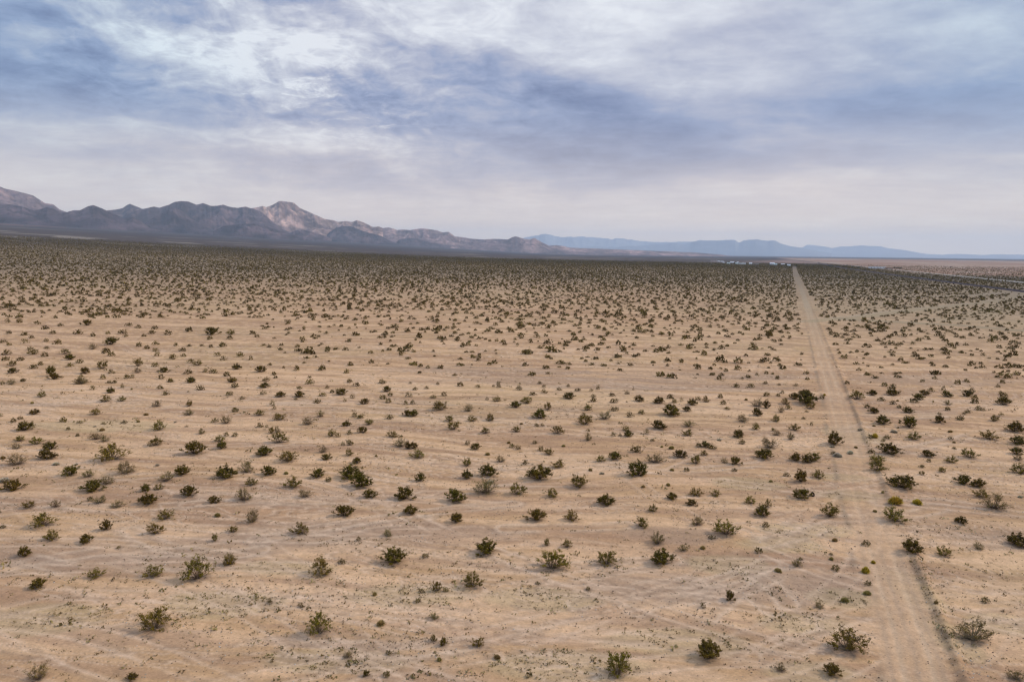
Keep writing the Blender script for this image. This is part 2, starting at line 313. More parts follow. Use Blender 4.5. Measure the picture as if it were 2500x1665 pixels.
crop(500, 930, 4.71, '320 18 90 30 d;345 80 95 55 o;690 85 100 60 d;705 5 80 15 d;1090 97 65 35 o;1410 90 50 45 d;1210 38 100 45 o;1665 25 80 30 d;1745 65 80 45 d;2040 35 85 40 g;2090 130 100 65 d;2135 175 70 45 o;2050 215 90 55 o;2110 255 90 45 g;2330 185 60 60 g;285 170 85 55 o;675 160 70 50 o;870 190 105 65 d;1090 190 110 55 d;1045 220 45 30 g;1355 180 80 45 o;1465 140 65 40 o;1520 125 45 45 o;1575 168 115 70 d;1700 205 60 60 g;1610 240 50 45 g;775 290 70 70 o;800 330 50 45 o;1300 262 90 45 d;1840 272 105 55 d;2310 275 60 50 d;430 213 60 30 g;350 360 90 50 o;635 405 105 70 o;865 460 140 75 o;1330 420 90 80 g;1185 510 140 75 g;115 482 80 55 g;245 498 120 100 g;630 540 90 55 d;712 540 40 40 o;770 608 75 80 o;835 598 80 80 g;1720 420 70 70 d;1785 438 90 55 o;1640 522 100 55 d;1890 508 100 70 o;2125 442 90 55 g;2325 408 90 65 d;1665 618 75 55 g;1810 602 100 70 d;1460 645 100 80 o;1530 650 65 60 o;250 640 70 50 g;345 645 75 50 g;175 702 115 50 o;195 788 120 65 d;840 725 190 85 o;2160 655 120 65 o;1590 745 60 50 g;1665 745 85 65 o;1360 830 95 80 g;1660 865 100 80 o;1395 912 105 60 d;685 875 175 95 d;2245 770 150 60 g;2335 785 70 80 d;1970 870 35 30 y')
crop(1000, 930, 4.71, '10 35 40 30 g;325 45 50 30 d;585 65 90 50 d;785 80 65 45 g;1020 45 55 45 g;1025 80 60 40 d;965 68 40 20 g;1495 38 55 35 o;1545 82 50 45 d;1550 145 70 50 o;65 108 60 35 d;195 95 50 35 o;395 178 75 60 d;275 205 75 40 g;15 185 40 50 g;35 270 70 50 g;890 222 50 40 g;1000 240 95 60 o;1260 108 80 45 g;1420 170 75 45 d;1725 112 60 45 o;1825 70 50 35 g;1935 122 60 35 d;2090 120 45 35 g;2165 100 55 50 g;2330 178 70 35 d;1835 215 115 75 d;2110 190 55 40 o;2112 245 85 50 d;2330 255 70 55 d;1220 312 115 75 d;1350 265 130 70 o;1590 340 100 85 o;2330 350 60 60 d;2045 345 110 70 o;360 345 185 80 o;675 355 120 75 g;40 415 100 75 d;460 470 115 65 o;500 570 150 100 o;720 472 110 65 o;925 465 115 80 o;1495 438 155 90 d;2010 430 80 65 o;2240 448 150 75 g;2015 512 180 60 o;1460 528 60 45 g;1525 528 50 50 o;875 612 95 75 o;1230 595 110 60 o;1690 618 145 70 o;2045 692 100 85 g;2060 582 35 30 o;1285 503 45 25 y;665 740 70 70 g;760 798 100 75 d;1140 722 55 30 y;1180 775 75 55 g;1250 792 70 55 d;1510 810 80 65 o;1600 858 115 75 o;40 785 90 80 d;90 900 150 100 o;1440 725 65 25 g;1770 760 50 25 y;2340 640 60 55 g;895 858 65 30 y')
crop(1500, 930, 4.71, '20 255 60 60 d;15 350 70 60 o;150 155 60 40 d;215 108 30 35 g;285 240 105 65 d;510 265 120 75 d;640 205 90 50 d;690 255 80 40 g;770 238 45 60 g;885 278 110 70 d;960 225 75 50 o;1050 248 75 70 o;1215 200 75 50 d;1250 275 80 55 d;1395 78 80 50 o;1570 80 80 55 g;1735 38 60 30 d;1895 55 45 30 g;2085 62 50 35 g;1750 180 90 50 d;1930 148 50 40 o;1885 180 60 40 g;2190 178 120 60 d;2075 218 120 60 d;2215 275 220 75 d;1645 302 140 60 g;1745 318 75 100 d;1965 275 90 70 o;1995 328 80 60 o;2250 328 110 60 o;1295 335 60 40 o;1915 368 75 75 g;655 408 200 110 d;830 355 90 60 d;175 420 85 60 d;310 385 85 50 o;1640 405 115 90 d;1470 478 140 85 g;1855 472 105 75 o;2210 362 40 20 g;2175 442 50 30 g;510 560 155 90 d;850 535 130 70 g;140 580 95 50 o;160 645 110 60 d;65 640 45 45 d;375 615 70 65 g;835 635 120 65 o;1625 565 100 75 o;2065 575 120 70 o;1830 580 60 45 o;1865 632 95 60 g;2025 680 90 85 g;1425 658 130 70 d;1465 732 85 50 g;1780 785 180 130 g;1040 770 110 70 d;1125 790 95 45 d;970 765 80 30 g;250 825 125 85 o;750 890 140 80 d;1035 862 90 60 o;1725 910 190 85 d;2265 515 50 45 g;435 695 50 22 g;655 788 75 30 y;545 768 40 30 y;1205 690 60 22 p;1515 225 50 25 y')
crop(2000, 930, 4.71, '35 210 70 50 d;60 170 40 30 Y;320 42 70 45 d;750 65 80 45 o;840 95 95 55 g;1590 40 90 45 d;1690 18 70 25 d;2105 28 75 25 d;2050 78 55 40 g;1185 15 60 25 g;610 170 105 65 d;845 170 140 60 d;440 220 170 90 o;1205 168 95 60 d;1280 125 70 50 o;1430 115 60 60 o;1465 185 105 60 d;1755 125 70 40 g;1710 182 115 50 d;1785 215 85 45 d;1785 262 90 50 o;2120 192 95 50 d;2085 160 55 45 o;2120 282 150 60 d;1140 220 110 55 d;1090 252 100 40 g;710 232 80 45 o;845 272 75 40 d;900 235 40 25 y;915 315 65 40 g;555 315 85 45 d;625 378 110 60 d;1020 372 100 60 d;1480 278 90 60 g;1475 342 75 45 o;1385 388 45 30 g;1310 245 25 25 y;1830 340 80 55 o;1885 345 50 45 o;1710 372 75 40 o;1665 390 50 30 g;2090 405 50 45 o;2010 465 110 65 o;725 505 155 85 d;1030 545 175 120 d;1380 488 120 80 d;1615 455 90 45 d;2250 595 175 100 d;1085 685 145 85 o;1955 680 170 80 o;2270 735 160 80 d;170 745 180 140 d;640 660 80 70 Y;590 668 80 25 g;780 668 80 35 g;735 700 55 30 g;725 740 55 30 y;670 770 40 35 g;860 600 90 40 p;475 575 70 30 p;815 858 190 90 d;2265 850 130 80 d;1240 880 120 80 d;1725 895 170 105 o;355 845 70 35 p;220 880 90 35 p;165 848 60 30 d;150 768 60 30 p;600 835 80 30 d;1550 715 45 25 y;1550 785 50 20 g;1505 595 60 25 y;1510 672 60 20 g;420 775 50 22 y;630 525 40 22 y')
# the band further out, 760-930 rows of the photo
crop(0, 760, 3.68, '72 105 50 45 d;175 105 60 28 d;335 118 55 30 d;545 135 50 30 d;405 165 65 38 d;780 130 75 50 d;80 205 50 35 d;225 220 65 35 d;285 243 50 25 d;475 205 60 35 g;705 208 75 35 d;835 228 55 35 d;970 207 50 28 o;1100 205 70 30 d;1130 232 45 30 d;1365 205 60 28 d;1390 165 55 35 d;1510 215 75 35 d;1295 230 50 25 d;1240 155 55 22 d;1160 135 55 28 d;30 285 55 28 d;80 312 50 32 o;225 290 60 50 g;520 298 75 30 d;415 275 50 32 g;1000 305 105 45 d;835 345 70 50 g;1250 318 65 28 d;1320 340 60 22 d;1400 303 60 35 o;1580 315 45 35 o;1700 320 45 22 d;55 395 75 45 o;275 355 60 40 g;300 390 80 40 o;580 388 75 45 o;420 340 45 30 g;955 382 85 35 d;1005 405 65 45 o;405 410 70 35 d;630 440 85 40 d;50 445 70 40 d;185 447 65 38 d;110 497 65 55 o;1400 362 55 35 g;1410 405 60 45 g;1640 362 60 40 d;1815 317 40 28 d;1895 328 50 28 d;2000 322 75 40 o;2070 215 75 50 o;1905 215 110 45 d;2270 210 70 35 d;2310 235 50 28 d;2065 253 60 28 d;1885 258 60 30 d;1700 185 75 30 d;1560 435 75 45 o;1650 410 50 32 o;1955 405 55 40 o;2010 445 60 45 d;2160 410 70 45 o;2255 438 50 42 d;715 470 65 40 o;630 502 60 38 o;300 520 70 38 d;365 487 55 38 o;920 522 95 80 o;1245 497 75 75 o;1395 500 65 45 o;1715 465 60 38 o;1780 490 75 50 o;2120 523 80 40 d;110 560 80 40 d;460 585 80 85 d;485 615 90 60 d;765 565 90 45 d;1000 562 60 42 g;1235 557 70 48 g;1480 550 80 42 d;1690 567 70 42 d;1845 550 55 40 g;1920 560 70 38 o;730 592 40 28 o;925 612 60 45 g;1140 607 60 48 o;1190 602 45 40 o;1450 610 60 48 d;2040 588 70 45 o;2340 550 90 50 d;1715 645 75 50 d;2085 643 75 50 o;210 635 40 40 d;1530 640 60 30 o;725 658 105 48 g')
crop(640, 760, 3.68, '')
for _s in (0,):
    pass
BAND = 930.0    # nearer than this row every bush is read off the photo

recs = []
for ox, oy, sc, s in CROPS:
    for e in s.split(';'):
        if not e.strip(): continue
        a = e.split(); recs.append((ox+float(a[0])/sc, oy+float(a[1])/sc, float(a[2])/sc, float(a[3])/sc, a[4]))
px = np.array([r[0] for r in recs]); py = np.array([r[1] for r in recs]); pw = np.array([r[2] for r in recs]); ph_ = np.array([r[3] for r in recs])
kd = [r[4] for r in recs]
wx_, wy_, dep = unproject(px, py, fn=ground_z)
Rg = np.hypot(wx_, wy_); th_ = np.arctan2(CAMH-ground_base(wx_, wy_), Rg)
Wm = pw*dep/F*1.18; Hv = ph_*dep/F
Hm = np.clip((Hv*1.20-.34*Wm*np.sin(th_))/np.cos(th_), .58*Wm, 1.2*Wm)
# the lowest visible row is the near rim: the plant stands a little behind it
bx = wx_*(1+.36*Wm/Rg); by = wy_*(1+.36*Wm/Rg)
bz = ground_z(bx, by)-.02

LITTER = [(bx[i], by[i], max(.5, Wm[i]*.55)) for i in range(len(recs)) if kd[i] in 'dog' and Rg[i] < 150]

def ground_color(x, y):
    R = np.hypot(x, y); az = np.arctan2(x, y)
    n = lambda sx, sy, o, k: fbm(x/sx, y/sy, o, k)
    wx = x + 10*fbm(x/22, y/22, 3, 2); wy = y + 9*fbm(x/25+5, y/25, 3, 3) + .10*x
    streak = fbm(wx/34, wy/3.2, 5, 0)
    streak2 = fbm(wx/11+3, wy/1.3, 4, 3)
    big = fbm(x/70, y/40, 4, 5)
    sand = np.array([.530, .306, .148]); pale = np.array([.730, .448, .248]); pink = np.array([.405, .228, .130]); yel = np.array([.515, .345, .165])
    c = np.ones((len(x), 3))*sand
    def mix(c, col, m): return c*(1-m[:, None])+np.asarray(col)*m[:, None]
    c = mix(c, pale, .60*sstep(.50, .66, streak))
    c = mix(c, pink, .50*sstep(.50, .36, streak))
    c = mix(c, yel, .30*sstep(.50, .66, big))
    c = mix(c, pale, .55*sstep(.55, .66, streak2))
    c = mix(c, pink*.86, .48*sstep(.46, .34, streak2))
    near = R < 400
    for (ex, ey, rx, ry) in GRAVEL:
        q = ((x-ex)/rx)**2+((y-ey)/ry)**2 + 1.1*(fbm(x/5, y/2.5, 4, 2)-.5)
        c = mix(c, [.395, .245, .148], .70*sstep(1.25, .75, q)*(.45+.55*sstep(.38, .56, fbm(wx/9, wy/1.7, 4, 4))))
    for (ex, ey, rx, ry) in WEEDY:
        q = ((x-ex)/rx)**2+((y-ey)/ry)**2 + 1.2*(fbm(x/4, y/3, 4, 1)-.5)
        c = mix(c, [.45, .33, .165], .40*sstep(1.3, .6, q))
    for i, Lr in enumerate(RUTS):
        m = (np.abs(x-Lr[:, 0].mean()) < 90) & (R < 260)
        idx = np.where(m)[0]
        if len(idx) == 0: continue
        d, s = dist_line(x[idx]+.5*fbm(x[idx]/3, y[idx]/3, 2, i), y[idx]+.5*fbm(x[idx]/3+9, y[idx]/3, 2, i), Lr)
        wd = .13+.0016*R[idx]
        k = np.exp(-((d*s-.8)/wd)**2)+np.exp(-((d*s+.8)/wd)**2)
        dk = np.exp(-((d*s-1.2)/(wd*1.3))**2)+np.exp(-((d*s+.3)/(wd*1.3))**2)
        br = sstep(.34, .55, fbm(x[idx]/4, y[idx]/4, 3, i+1))
        cc = mix(c[idx], [.68, .47, .305], np.clip(.58*k*br, 0, 1))
        c[idx] = mix(cc, [.36, .24, .155], np.clip(.42*dk*br, 0, 1))
    # more wheel arcs: vehicles have circled all over this ground
    ga = np.random.default_rng(77)
    for i in range(95):
        Rr = 32*math.exp(ga.random()*1.75); aa = ga.uniform(-.68, .68); mx_, my_ = Rr*math.sin(aa), Rr*math.cos(aa)
        rad = 22*math.exp(ga.random()*2.2); ph = ga.uniform(0, 2*math.pi) if rad < 25 else ga.choice([1, -1])*math.pi/2+ga.normal(0, .35)
        ccx, ccy = mx_+rad*math.cos(ph), my_+rad*math.sin(ph); ln = min(2.2, ga.uniform(10, 45)/rad)
        bb = max(12, min(60, rad*ln)); idx = np.where((np.abs(x-mx_) < bb) & (np.abs(y-my_) < bb))[0]
        if not len(idx): continue
        X_, Y_ = x[idx]-ccx, y[idx]-ccy; dd = np.hypot(X_, Y_)-rad+.25*(fbm(x[idx]/4, y[idx]/4, 2, i)-.5)
        an = np.arctan2(Y_, X_)-(ph+math.pi); an = np.abs((an+math.pi) % (2*math.pi)-math.pi)
        wd = .11+.0014*R[idx]; fade = sstep(ln, ln*.5, an)*sstep(.30, .55, fbm(x[idx]/5, y[idx]/5, 3, i+2))*ga.uniform(.22, .60)
        cc = mix(c[idx], [.70, .47, .30], np.clip(fade*(np.exp(-((dd-.8)/wd)**2)+np.exp(-((dd+.8)/wd)**2)), 0, 1))
        c[idx] = mix(cc, [.35, .22, .135], np.clip(.7*fade*(np.exp(-((dd-.8-2*wd)/wd)**2)+np.exp(-((dd+.8-2*wd)/wd)**2)), 0, 1))
    # little braided wash channels: a pale thread with a darker bank
    v = fbm(wx/17+2, wy/4.2, 5, 2)
    for lv in (.40, .46, .52, .58):
        wdt = .006+.00002*R; e_ = sstep(.35, .55, fbm(x/13+lv*9, y/9, 3, 4))
        c = mix(c, [.70, .47, .30], .55*np.exp(-((v-lv)/wdt)**2)*e_*(1-sstep(120, 300, R)))
        c = mix(c, [.36, .23, .14], .50*np.exp(-((v-lv-.013)/wdt)**2)*e_*(1-sstep(120, 300, R)))
    # litter and trapped soil below each surveyed bush
    for bx_, by_, bw_ in LITTER:
        idx = np.where((np.abs(x-bx_) < bw_*1.3) & (np.abs(y-by_) < bw_*1.3))[0]
        if len(idx):
            q_ = np.hypot(x[idx]-bx_, y[idx]-by_)/bw_+.5*(fbm(x[idx]*1.3, y[idx]*1.3, 3, 2)-.5)
            c[idx] = mix(c[idx], [.30, .195, .125], .62*sstep(.85, .35, q_))
    # road
    sd_, d = road_terms(x, y)
    rn = fbm(x/1.1, y/5, 4, 3)
    rc = np.array([.555, .340, .188])
    edge = 1.85-.40*sstep(80, 200, R)+.5*(fbm(x/3, y/3, 2, 1)-.5)
    m = sstep(edge+.35, edge-.25, d)
    m = m*(1-.8*np.exp(-((y-76)/13)**2))*(1-.5*np.exp(-((y-112)/10)**2))
    sd_ = sd_+.35*(fbm(x/5, y/5, 3, 1)-.5)
    c = mix(c, rc, .65*m)
    for off, wdt, a_, cl in ((-.85, .22, .45, [.64, .44, .27]), (.85, .24, .45, [.64, .44, .27]), (0, .2, .5, [.40, .265, .165]), (-1.5, .18, .5, [.40, .265, .165]), (1.4, .2, .45, [.40, .27, .17])):
        c = mix(c, cl, a_*np.exp(-((sd_-off-.25*(fbm(x/9, y/9, 2, 4)-.5))/wdt)**2)*m*sstep(.30, .6, fbm(x/3, y/7, 3, 2)))
    gap = (1-.85*np.exp(-((y-64)/7)**2))*(1-.7*np.exp(-((y-88)/9)**2))
    bn = .60+.40*sstep(.32, .6, fbm(x/1.5, y/1.5, 4, 2))
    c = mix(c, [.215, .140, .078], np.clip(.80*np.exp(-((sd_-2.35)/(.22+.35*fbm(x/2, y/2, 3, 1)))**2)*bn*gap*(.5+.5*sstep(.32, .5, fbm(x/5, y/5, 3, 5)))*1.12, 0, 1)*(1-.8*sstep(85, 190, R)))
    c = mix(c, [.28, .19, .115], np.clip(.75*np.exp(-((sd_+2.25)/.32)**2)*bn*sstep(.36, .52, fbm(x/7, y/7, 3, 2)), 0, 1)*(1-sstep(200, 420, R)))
    c = mix(c, [.56, .40, .25], sstep(250, 450, R)*.7*m)
    # side tracks and bare strips on the right
    for Lt, w, col, a_ in ((T1, 4, [.40, .29, .155], .65), (T2, 5, [.33, .235, .130], .75), (T3, 8, [.36, .28, .165], .25), (S1, 6, [.33, .26, .19], .5), (S2, 6, [.33, .26, .19], .5)):
        idx = np.where((R > 170) & (R < 1100) & (x > 40))[0]
        dd, ss = dist_line(x[idx], y[idx], Lt)
        c[idx] = mix(c[idx], col, a_*sstep(w*1.15, w*.7, dd+.25*w*(fbm(x[idx]/9, y[idx]/9, 3, 2)-.5)))
        if Lt is T1:
            c[idx] = mix(c[idx], [.58, .44, .32], .5*np.exp(-((dd*ss-4.5)/1.4)**2)*sstep(.4, .6, fbm(x[idx]/12, y[idx]/12, 3, 3)))
    # greyer, darker surface on the right and with distance (desert varnish, low herbs between the bushes)
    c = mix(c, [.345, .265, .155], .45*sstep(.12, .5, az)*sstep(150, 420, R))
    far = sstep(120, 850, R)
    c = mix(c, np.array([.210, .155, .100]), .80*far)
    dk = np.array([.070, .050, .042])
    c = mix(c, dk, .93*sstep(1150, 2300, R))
    # pale clearings on the far bajada
    pc = fbm(x/260+.0, y/1500*1.0+3, 4, 2)
    u = fbm(np.degrees(az)/3.5+9, np.log(R)*16, 4, 5)
    c = mix(c, [.27, .21, .155], .9*sstep(.60, .70, u)*sstep(1400, 2400, R)*(1-sstep(7000, 12000, R)))
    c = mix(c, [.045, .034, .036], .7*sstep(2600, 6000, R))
    # pinkish plain beyond the railway, right side
    sx = x-(hwy_x(y)-60)
    n_ = fbm(np.degrees(az)/4, np.log(R)*12, 5, 1)
    pm = sstep(0, 80, sx)*sstep(1150, 1420, R+200*(fbm(x/150, y/150, 3, 3)-.5))*(1-sstep(8200, 11000, R))
    c = mix(c, [.34, .20, .13], pm*(.78+.22*n_))
    c = mix(c, [.46, .34, .25], pm*.6*sstep(.56, .68, n_))
    c = mix(c, [.36, .18, .13], pm*.35*sstep(.44, .34, n_))
    c = mix(c, [.10, .078, .062], sstep(.30, .5, az)*sstep(900, 1040, R)*(1-sstep(1230, 1420, R))*.65)
    c = mix(c, [.36, .22, .17], .6*sstep(2600, 3200, R)*(1-sstep(4500, 6500, R))*sstep(-420, -150, x-rail_x(y))*(1-sstep(-10, 30, sx)))
    # reddish cinder ground left
    return np.clip(c, .01, .8)

def lk_mesh(name, verts, faces, mats, parent=None, colors=None, smooth=True, nverts=None):
    """verts Nx3, faces MxK array (K 3 or 4)"""
    me = bpy.data.meshes.new(name)
    V = np.asarray(verts, np.float32); Fc = np.asarray(faces, np.int32)
    me.vertices.add(len(V)); me.vertices.foreach_set('co', V.ravel())
    K = Fc.shape[1]
    me.loops.add(Fc.size); me.loops.foreach_set('vertex_index', Fc.ravel())
    me.polygons.add(len(Fc)); me.polygons.foreach_set('loop_start', np.arange(0, Fc.size, K, dtype=np.int32))
    me.polygons.foreach_set('loop_total', np.full(len(Fc), K, np.int32))
    me.polygons.foreach_set('use_smooth', np.full(len(Fc), smooth))
    me.update(calc_edges=True)
    if colors is not None:
        at = me.color_attributes.new('Col', 'FLOAT_COLOR', 'POINT')
        c4 = np.ones((len(V), 4), np.float32); c4[:, :3] = colors
        at.data.foreach_set('color', c4.ravel())
    for m in (mats if isinstance(mats, (list, tuple)) else [mats]): me.materials.append(m)
    o = bpy.data.objects.new(name, me); COL.objects.link(o)
    if parent is not None: o.parent = parent
    return o
def tag(o, label=None, cat=None, group=None, kind=None):
    if label: o['label'] = label
    if cat: o['category'] = cat
    if group: o['group'] = group
    if kind: o['kind'] = kind
    return o

# ------------------------------------------------------------------ materials
def new_mat(name):
    m = bpy.data.materials.new(name); m.use_nodes = True
    nt = m.node_tree; b = nt.nodes['Principled BSDF']; b.inputs['Roughness'].default_value = .95
    b.inputs['Specular IOR Level'].default_value = .1
    return m, nt, b
def mat_ground():
    m, nt, b = new_mat('desert_sand'); N, L = nt.nodes, nt.links
    at = N.new('ShaderNodeAttribute'); at.attribute_name = 'Col'
    geo = N.new('ShaderNodeNewGeometry')
    def noise(scale, detail, rough=.6, sc=(1, 1, 1)):
        mp = N.new('ShaderNodeMapping'); mp.inputs['Scale'].default_value = sc; L.new(geo.outputs['Position'], mp.inputs[0])
        n = N.new('ShaderNodeTexNoise'); n.inputs['Scale'].default_value = scale; n.inputs['Detail'].default_value = detail
        n.inputs['Roughness'].default_value = rough; L.new(mp.outputs[0], n.inputs['Vector']); return n.outputs['Fac']
    n1 = noise(1.3, 8, .72); n2 = noise(5.0, 4, .7, (1, 1.6, 1)); n3 = noise(.22, 5, .6, (.5, 1.6, 1))
    def mr(v, a, b_, c, d):
        n = N.new('ShaderNodeMapRange'); L.new(v, n.inputs[0])
        for i, q in enumerate((a, b_, c, d)): n.inputs[i+1].default_value = q
        return n.outputs[0]
    def mul(a, b_):
        n = N.new('ShaderNodeMath'); n.operation = 'MULTIPLY'; L.new(a, n.inputs[0]); L.new(b_, n.inputs[1]); return n.outputs[0]
    f = mul(mul(mr(n1, .3, .7, .80, 1.17), mr(n2, .34, .66, .86, 1.13)), mr(n3, .3, .7, .93, 1.06))
    # sparse dark grains / pebbles and litter
    vo = N.new('ShaderNodeTexVoronoi'); vo.inputs['Scale'].default_value = 2.6; L.new(geo.outputs['Position'], vo.inputs['Vector'])
    g1 = mr(vo.outputs['Distance'], .10, .20, .0, 1.0)
    n5 = noise(.35, 4, .65)
    dens = mr(n5, .44, .62, .05, .60)
    inv = N.new('ShaderNodeMath'); inv.operation = 'SUBTRACT'; inv.inputs[0].default_value = 1; L.new(g1, inv.inputs[1])
    sp = mul(inv.outputs[0], dens)
    s1 = N.new('ShaderNodeMath'); s1.operation = 'SUBTRACT'; s1.inputs[0].default_value = 1; L.new(sp, s1.inputs[1])
    f = mul(f, s1.outputs[0])
    vm = N.new('ShaderNodeVectorMath'); vm.operation = 'SCALE'; L.new(at.outputs['Color'], vm.inputs[0]); L.new(f, vm.inputs['Scale'])
    L.new(vm.outputs[0], b.inputs['Base Color'])
    bp = N.new('ShaderNodeBump'); bp.inputs['Strength'].default_value = .55; bp.inputs['Distance'].default_value = .10
    L.new(n1, bp.inputs['Height'])
    bp2 = N.new('ShaderNodeBump'); bp2.inputs['Strength'].default_value = .45; bp2.inputs['Distance'].default_value = .35
    L.new(n3, bp2.inputs['Height']); L.new(bp.outputs[0], bp2.inputs['Normal'])
    L.new(bp2.outputs[0], b.inputs['Normal'])
    return m
def mat_col(name, rough=.9, jitter=0.0, translucent=0.0, noise=None, bump=None):
    """colour from the mesh attribute, small random change per object"""
    m, nt, b = new_mat(name); N, L = nt.nodes, nt.links
    b.inputs['Roughness'].default_value = rough
    at = N.new('ShaderNodeAttribute'); at.attribute_name = 'Col'; out = at.outputs['Color']
    if jitter:
        oi = N.new('ShaderNodeObjectInfo'); hs = N.new('ShaderNodeHueSaturation')
        mr = N.new('ShaderNodeMapRange'); L.new(oi.outputs['Random'], mr.inputs[0]); mr.inputs[3].default_value = 1-jitter; mr.inputs[4].default_value = 1+jitter
        L.new(mr.outputs[0], hs.inputs['Value']); L.new(out, hs.inputs['Color'])
        w = N.new('ShaderNodeMath'); w.operation = 'MULTIPLY'; w.inputs[1].default_value = 7.31; L.new(oi.outputs['Random'], w.inputs[0])
        fr = N.new('ShaderNodeMath'); fr.operation = 'FRACT'; L.new(w.outputs[0], fr.inputs[0])
        m2 = N.new('ShaderNodeMapRange'); L.new(fr.outputs[0], m2.inputs[0]); m2.inputs[3].default_value = .485; m2.inputs[4].default_value = .515
        L.new(m2.outputs[0], hs.inputs['Hue']); out = hs.outputs[0]
    if noise:
        geo = N.new('ShaderNodeNewGeometry'); n = N.new('ShaderNodeTexNoise'); L.new(geo.outputs['Position'], n.inputs['Vector'])
        n.inputs['Scale'].default_value = noise[0]; n.inputs['Detail'].default_value = 8; n.inputs['Roughness'].default_value = .65
        mr = N.new('ShaderNodeMapRange'); L.new(n.outputs['Fac'], mr.inputs[0]); mr.inputs[1].default_value = .3; mr.inputs[2].default_value = .7
        mr.inputs[3].default_value = 1-noise[1]; mr.inputs[4].default_value = 1+noise[1]
        vm = N.new('ShaderNodeVectorMath'); vm.operation = 'SCALE'; L.new(out, vm.inputs[0]); L.new(mr.outputs[0], vm.inputs['Scale']); out = vm.outputs[0]
        if bump:
            bp = N.new('ShaderNodeBump'); bp.inputs['Strength'].default_value = 1; bp.inputs['Distance'].default_value = bump
            L.new(n.outputs['Fac'], bp.inputs['Height']); L.new(bp.outputs[0], b.inputs['Normal'])
    L.new(out, b.inputs['Base Color'])
    return m
def mat_plain(name, col, rough=.8, var=.12, scale=3.0):
    m, nt, b = new_mat(name); N, L = nt.nodes, nt.links; b.inputs['Roughness'].default_value = rough
    n = N.new('ShaderNodeTexNoise'); n.inputs['Scale'].default_value = scale; n.inputs['Detail'].default_value = 5
    tc = N.new('ShaderNodeTexCoord'); L.new(tc.outputs['Object'], n.inputs['Vector'])
    r = N.new('ShaderNodeValToRGB'); L.new(n.outputs['Fac'], r.inputs[0])
    r.color_ramp.elements[0].position = .3; r.color_ramp.elements[1].position = .7
    r.color_ramp.elements[0].color = tuple(c*(1-var) for c in col)+(1,); r.color_ramp.elements[1].color = tuple(min(1, c*(1+var)) for c in col)+(1,)
    L.new(r.outputs[0], b.inputs['Base Color']); return m
MG = mat_ground()
ML = mat_col('creosote_leaf', .75, .16); MS = mat_col('creosote_stem', .9, .1)
MTUFT = mat_col('tuft_blade', .9, .12); MBUSHFAR = mat_col('far_bush', .9)
MROCK = mat_col('mountain_rock', .95, 0, noise=(.0045, .30), bump=60)
MROCKF = mat_col('far_mountain_rock', .95)

# ------------------------------------------------------------------ ground and road objects
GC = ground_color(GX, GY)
idx = np.arange(NA*NR).reshape(NR, NA)
q = np.stack([idx[:-1, :-1], idx[:-1, 1:], idx[1:, 1:], idx[1:, :-1]], -1).reshape(-1, 4)
wrap = np.stack([idx[:-1, -1], idx[:-1, 0], idx[1:, 0], idx[1:, -1]], -1).reshape(-1, 4)
fcx = GX[q].mean(1); fcy = GY[q].mean(1)
rd_d, _ = dist_line(fcx, fcy, ROAD)
is_road = (rd_d < 2.1) & (fcy > 15) & (np.hypot(fcx, fcy) < 1500)
hub = len(GX)
Vg = np.stack([GX, GY, GZ], 1)
allf = np.vstack([q[~is_road], wrap])[:, ::-1]
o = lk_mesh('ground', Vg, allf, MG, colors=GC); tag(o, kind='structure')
# inner disc closing the sheet under the camera
ring = np.stack([4.0*np.sin(ANG), 4.0*np.cos(ANG)], 1)
me = o.data
rq = q[is_road][:, ::-1]
uu, inv = np.unique(rq, return_inverse=True)
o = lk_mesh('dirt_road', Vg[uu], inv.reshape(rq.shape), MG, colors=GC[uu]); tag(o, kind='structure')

# highway strip and railway embankment
def strip(name, fx, y0, y1, half, top, slope, mat, n=120, dz=.0):
    ys = np.geomspace(y0, y1, n); xs = fx(ys)
    tx = np.gradient(xs); ty = np.gradient(ys); l = np.hypot(tx, ty); nx, ny = ty/l, -tx/l
    offs = [-half-slope, -half, half, half+slope]
    V = []
    for i, of in enumerate(offs):
        x = xs+nx*of; y = ys+ny*of
        z = ground_base(xs, ys) + (top if i in (1, 2) else -.3)
        V.append(np.stack([x, y, z], 1))
    V = np.stack(V, 1).reshape(-1, 3)
    fa = []
    for i in range(n-1):
        for j in range(3): a = i*4+j; fa.append((a, a+4, a+5, a+1))
    return lk_mesh(name, V, np.array(fa)[:, ::-1], mat, smooth=False)
MBAL = mat_plain('railway_ballast', (.085, .06, .058), .95, .3, .8)
MASPH = mat_plain('sunbleached_asphalt', (.36, .31, .25), .9, .1, .2)
MRAILS = mat_plain('rail_steel', (.10, .08, .075), .5, .2, .5)
rail_root = bpy.data.objects.new('railway', None); COL.objects.link(rail_root); rail_root.location = (412, 572, 0)
tag(rail_root, 'dark railway embankment running diagonally across the plain at the right edge', 'railway')
bpy.context.view_layer.update()
def par(o, root):
    o.parent = root; o.matrix_parent_inverse = root.matrix_world.inverted()
par(strip('embankment', rail_x, 330, 3200, 1.6, 1.2, 2.0, MBAL), rail_root)
for s in (-.72, .72):
    par(strip('rail', lambda y, s=s: rail_x(y)+s, 330, 3200, .05, 1.36, .03, MRAILS), rail_root)
tag(strip('highway', hwy_x, 520, 6000, 3.4, .28, 1.2, MASPH), kind='structure')

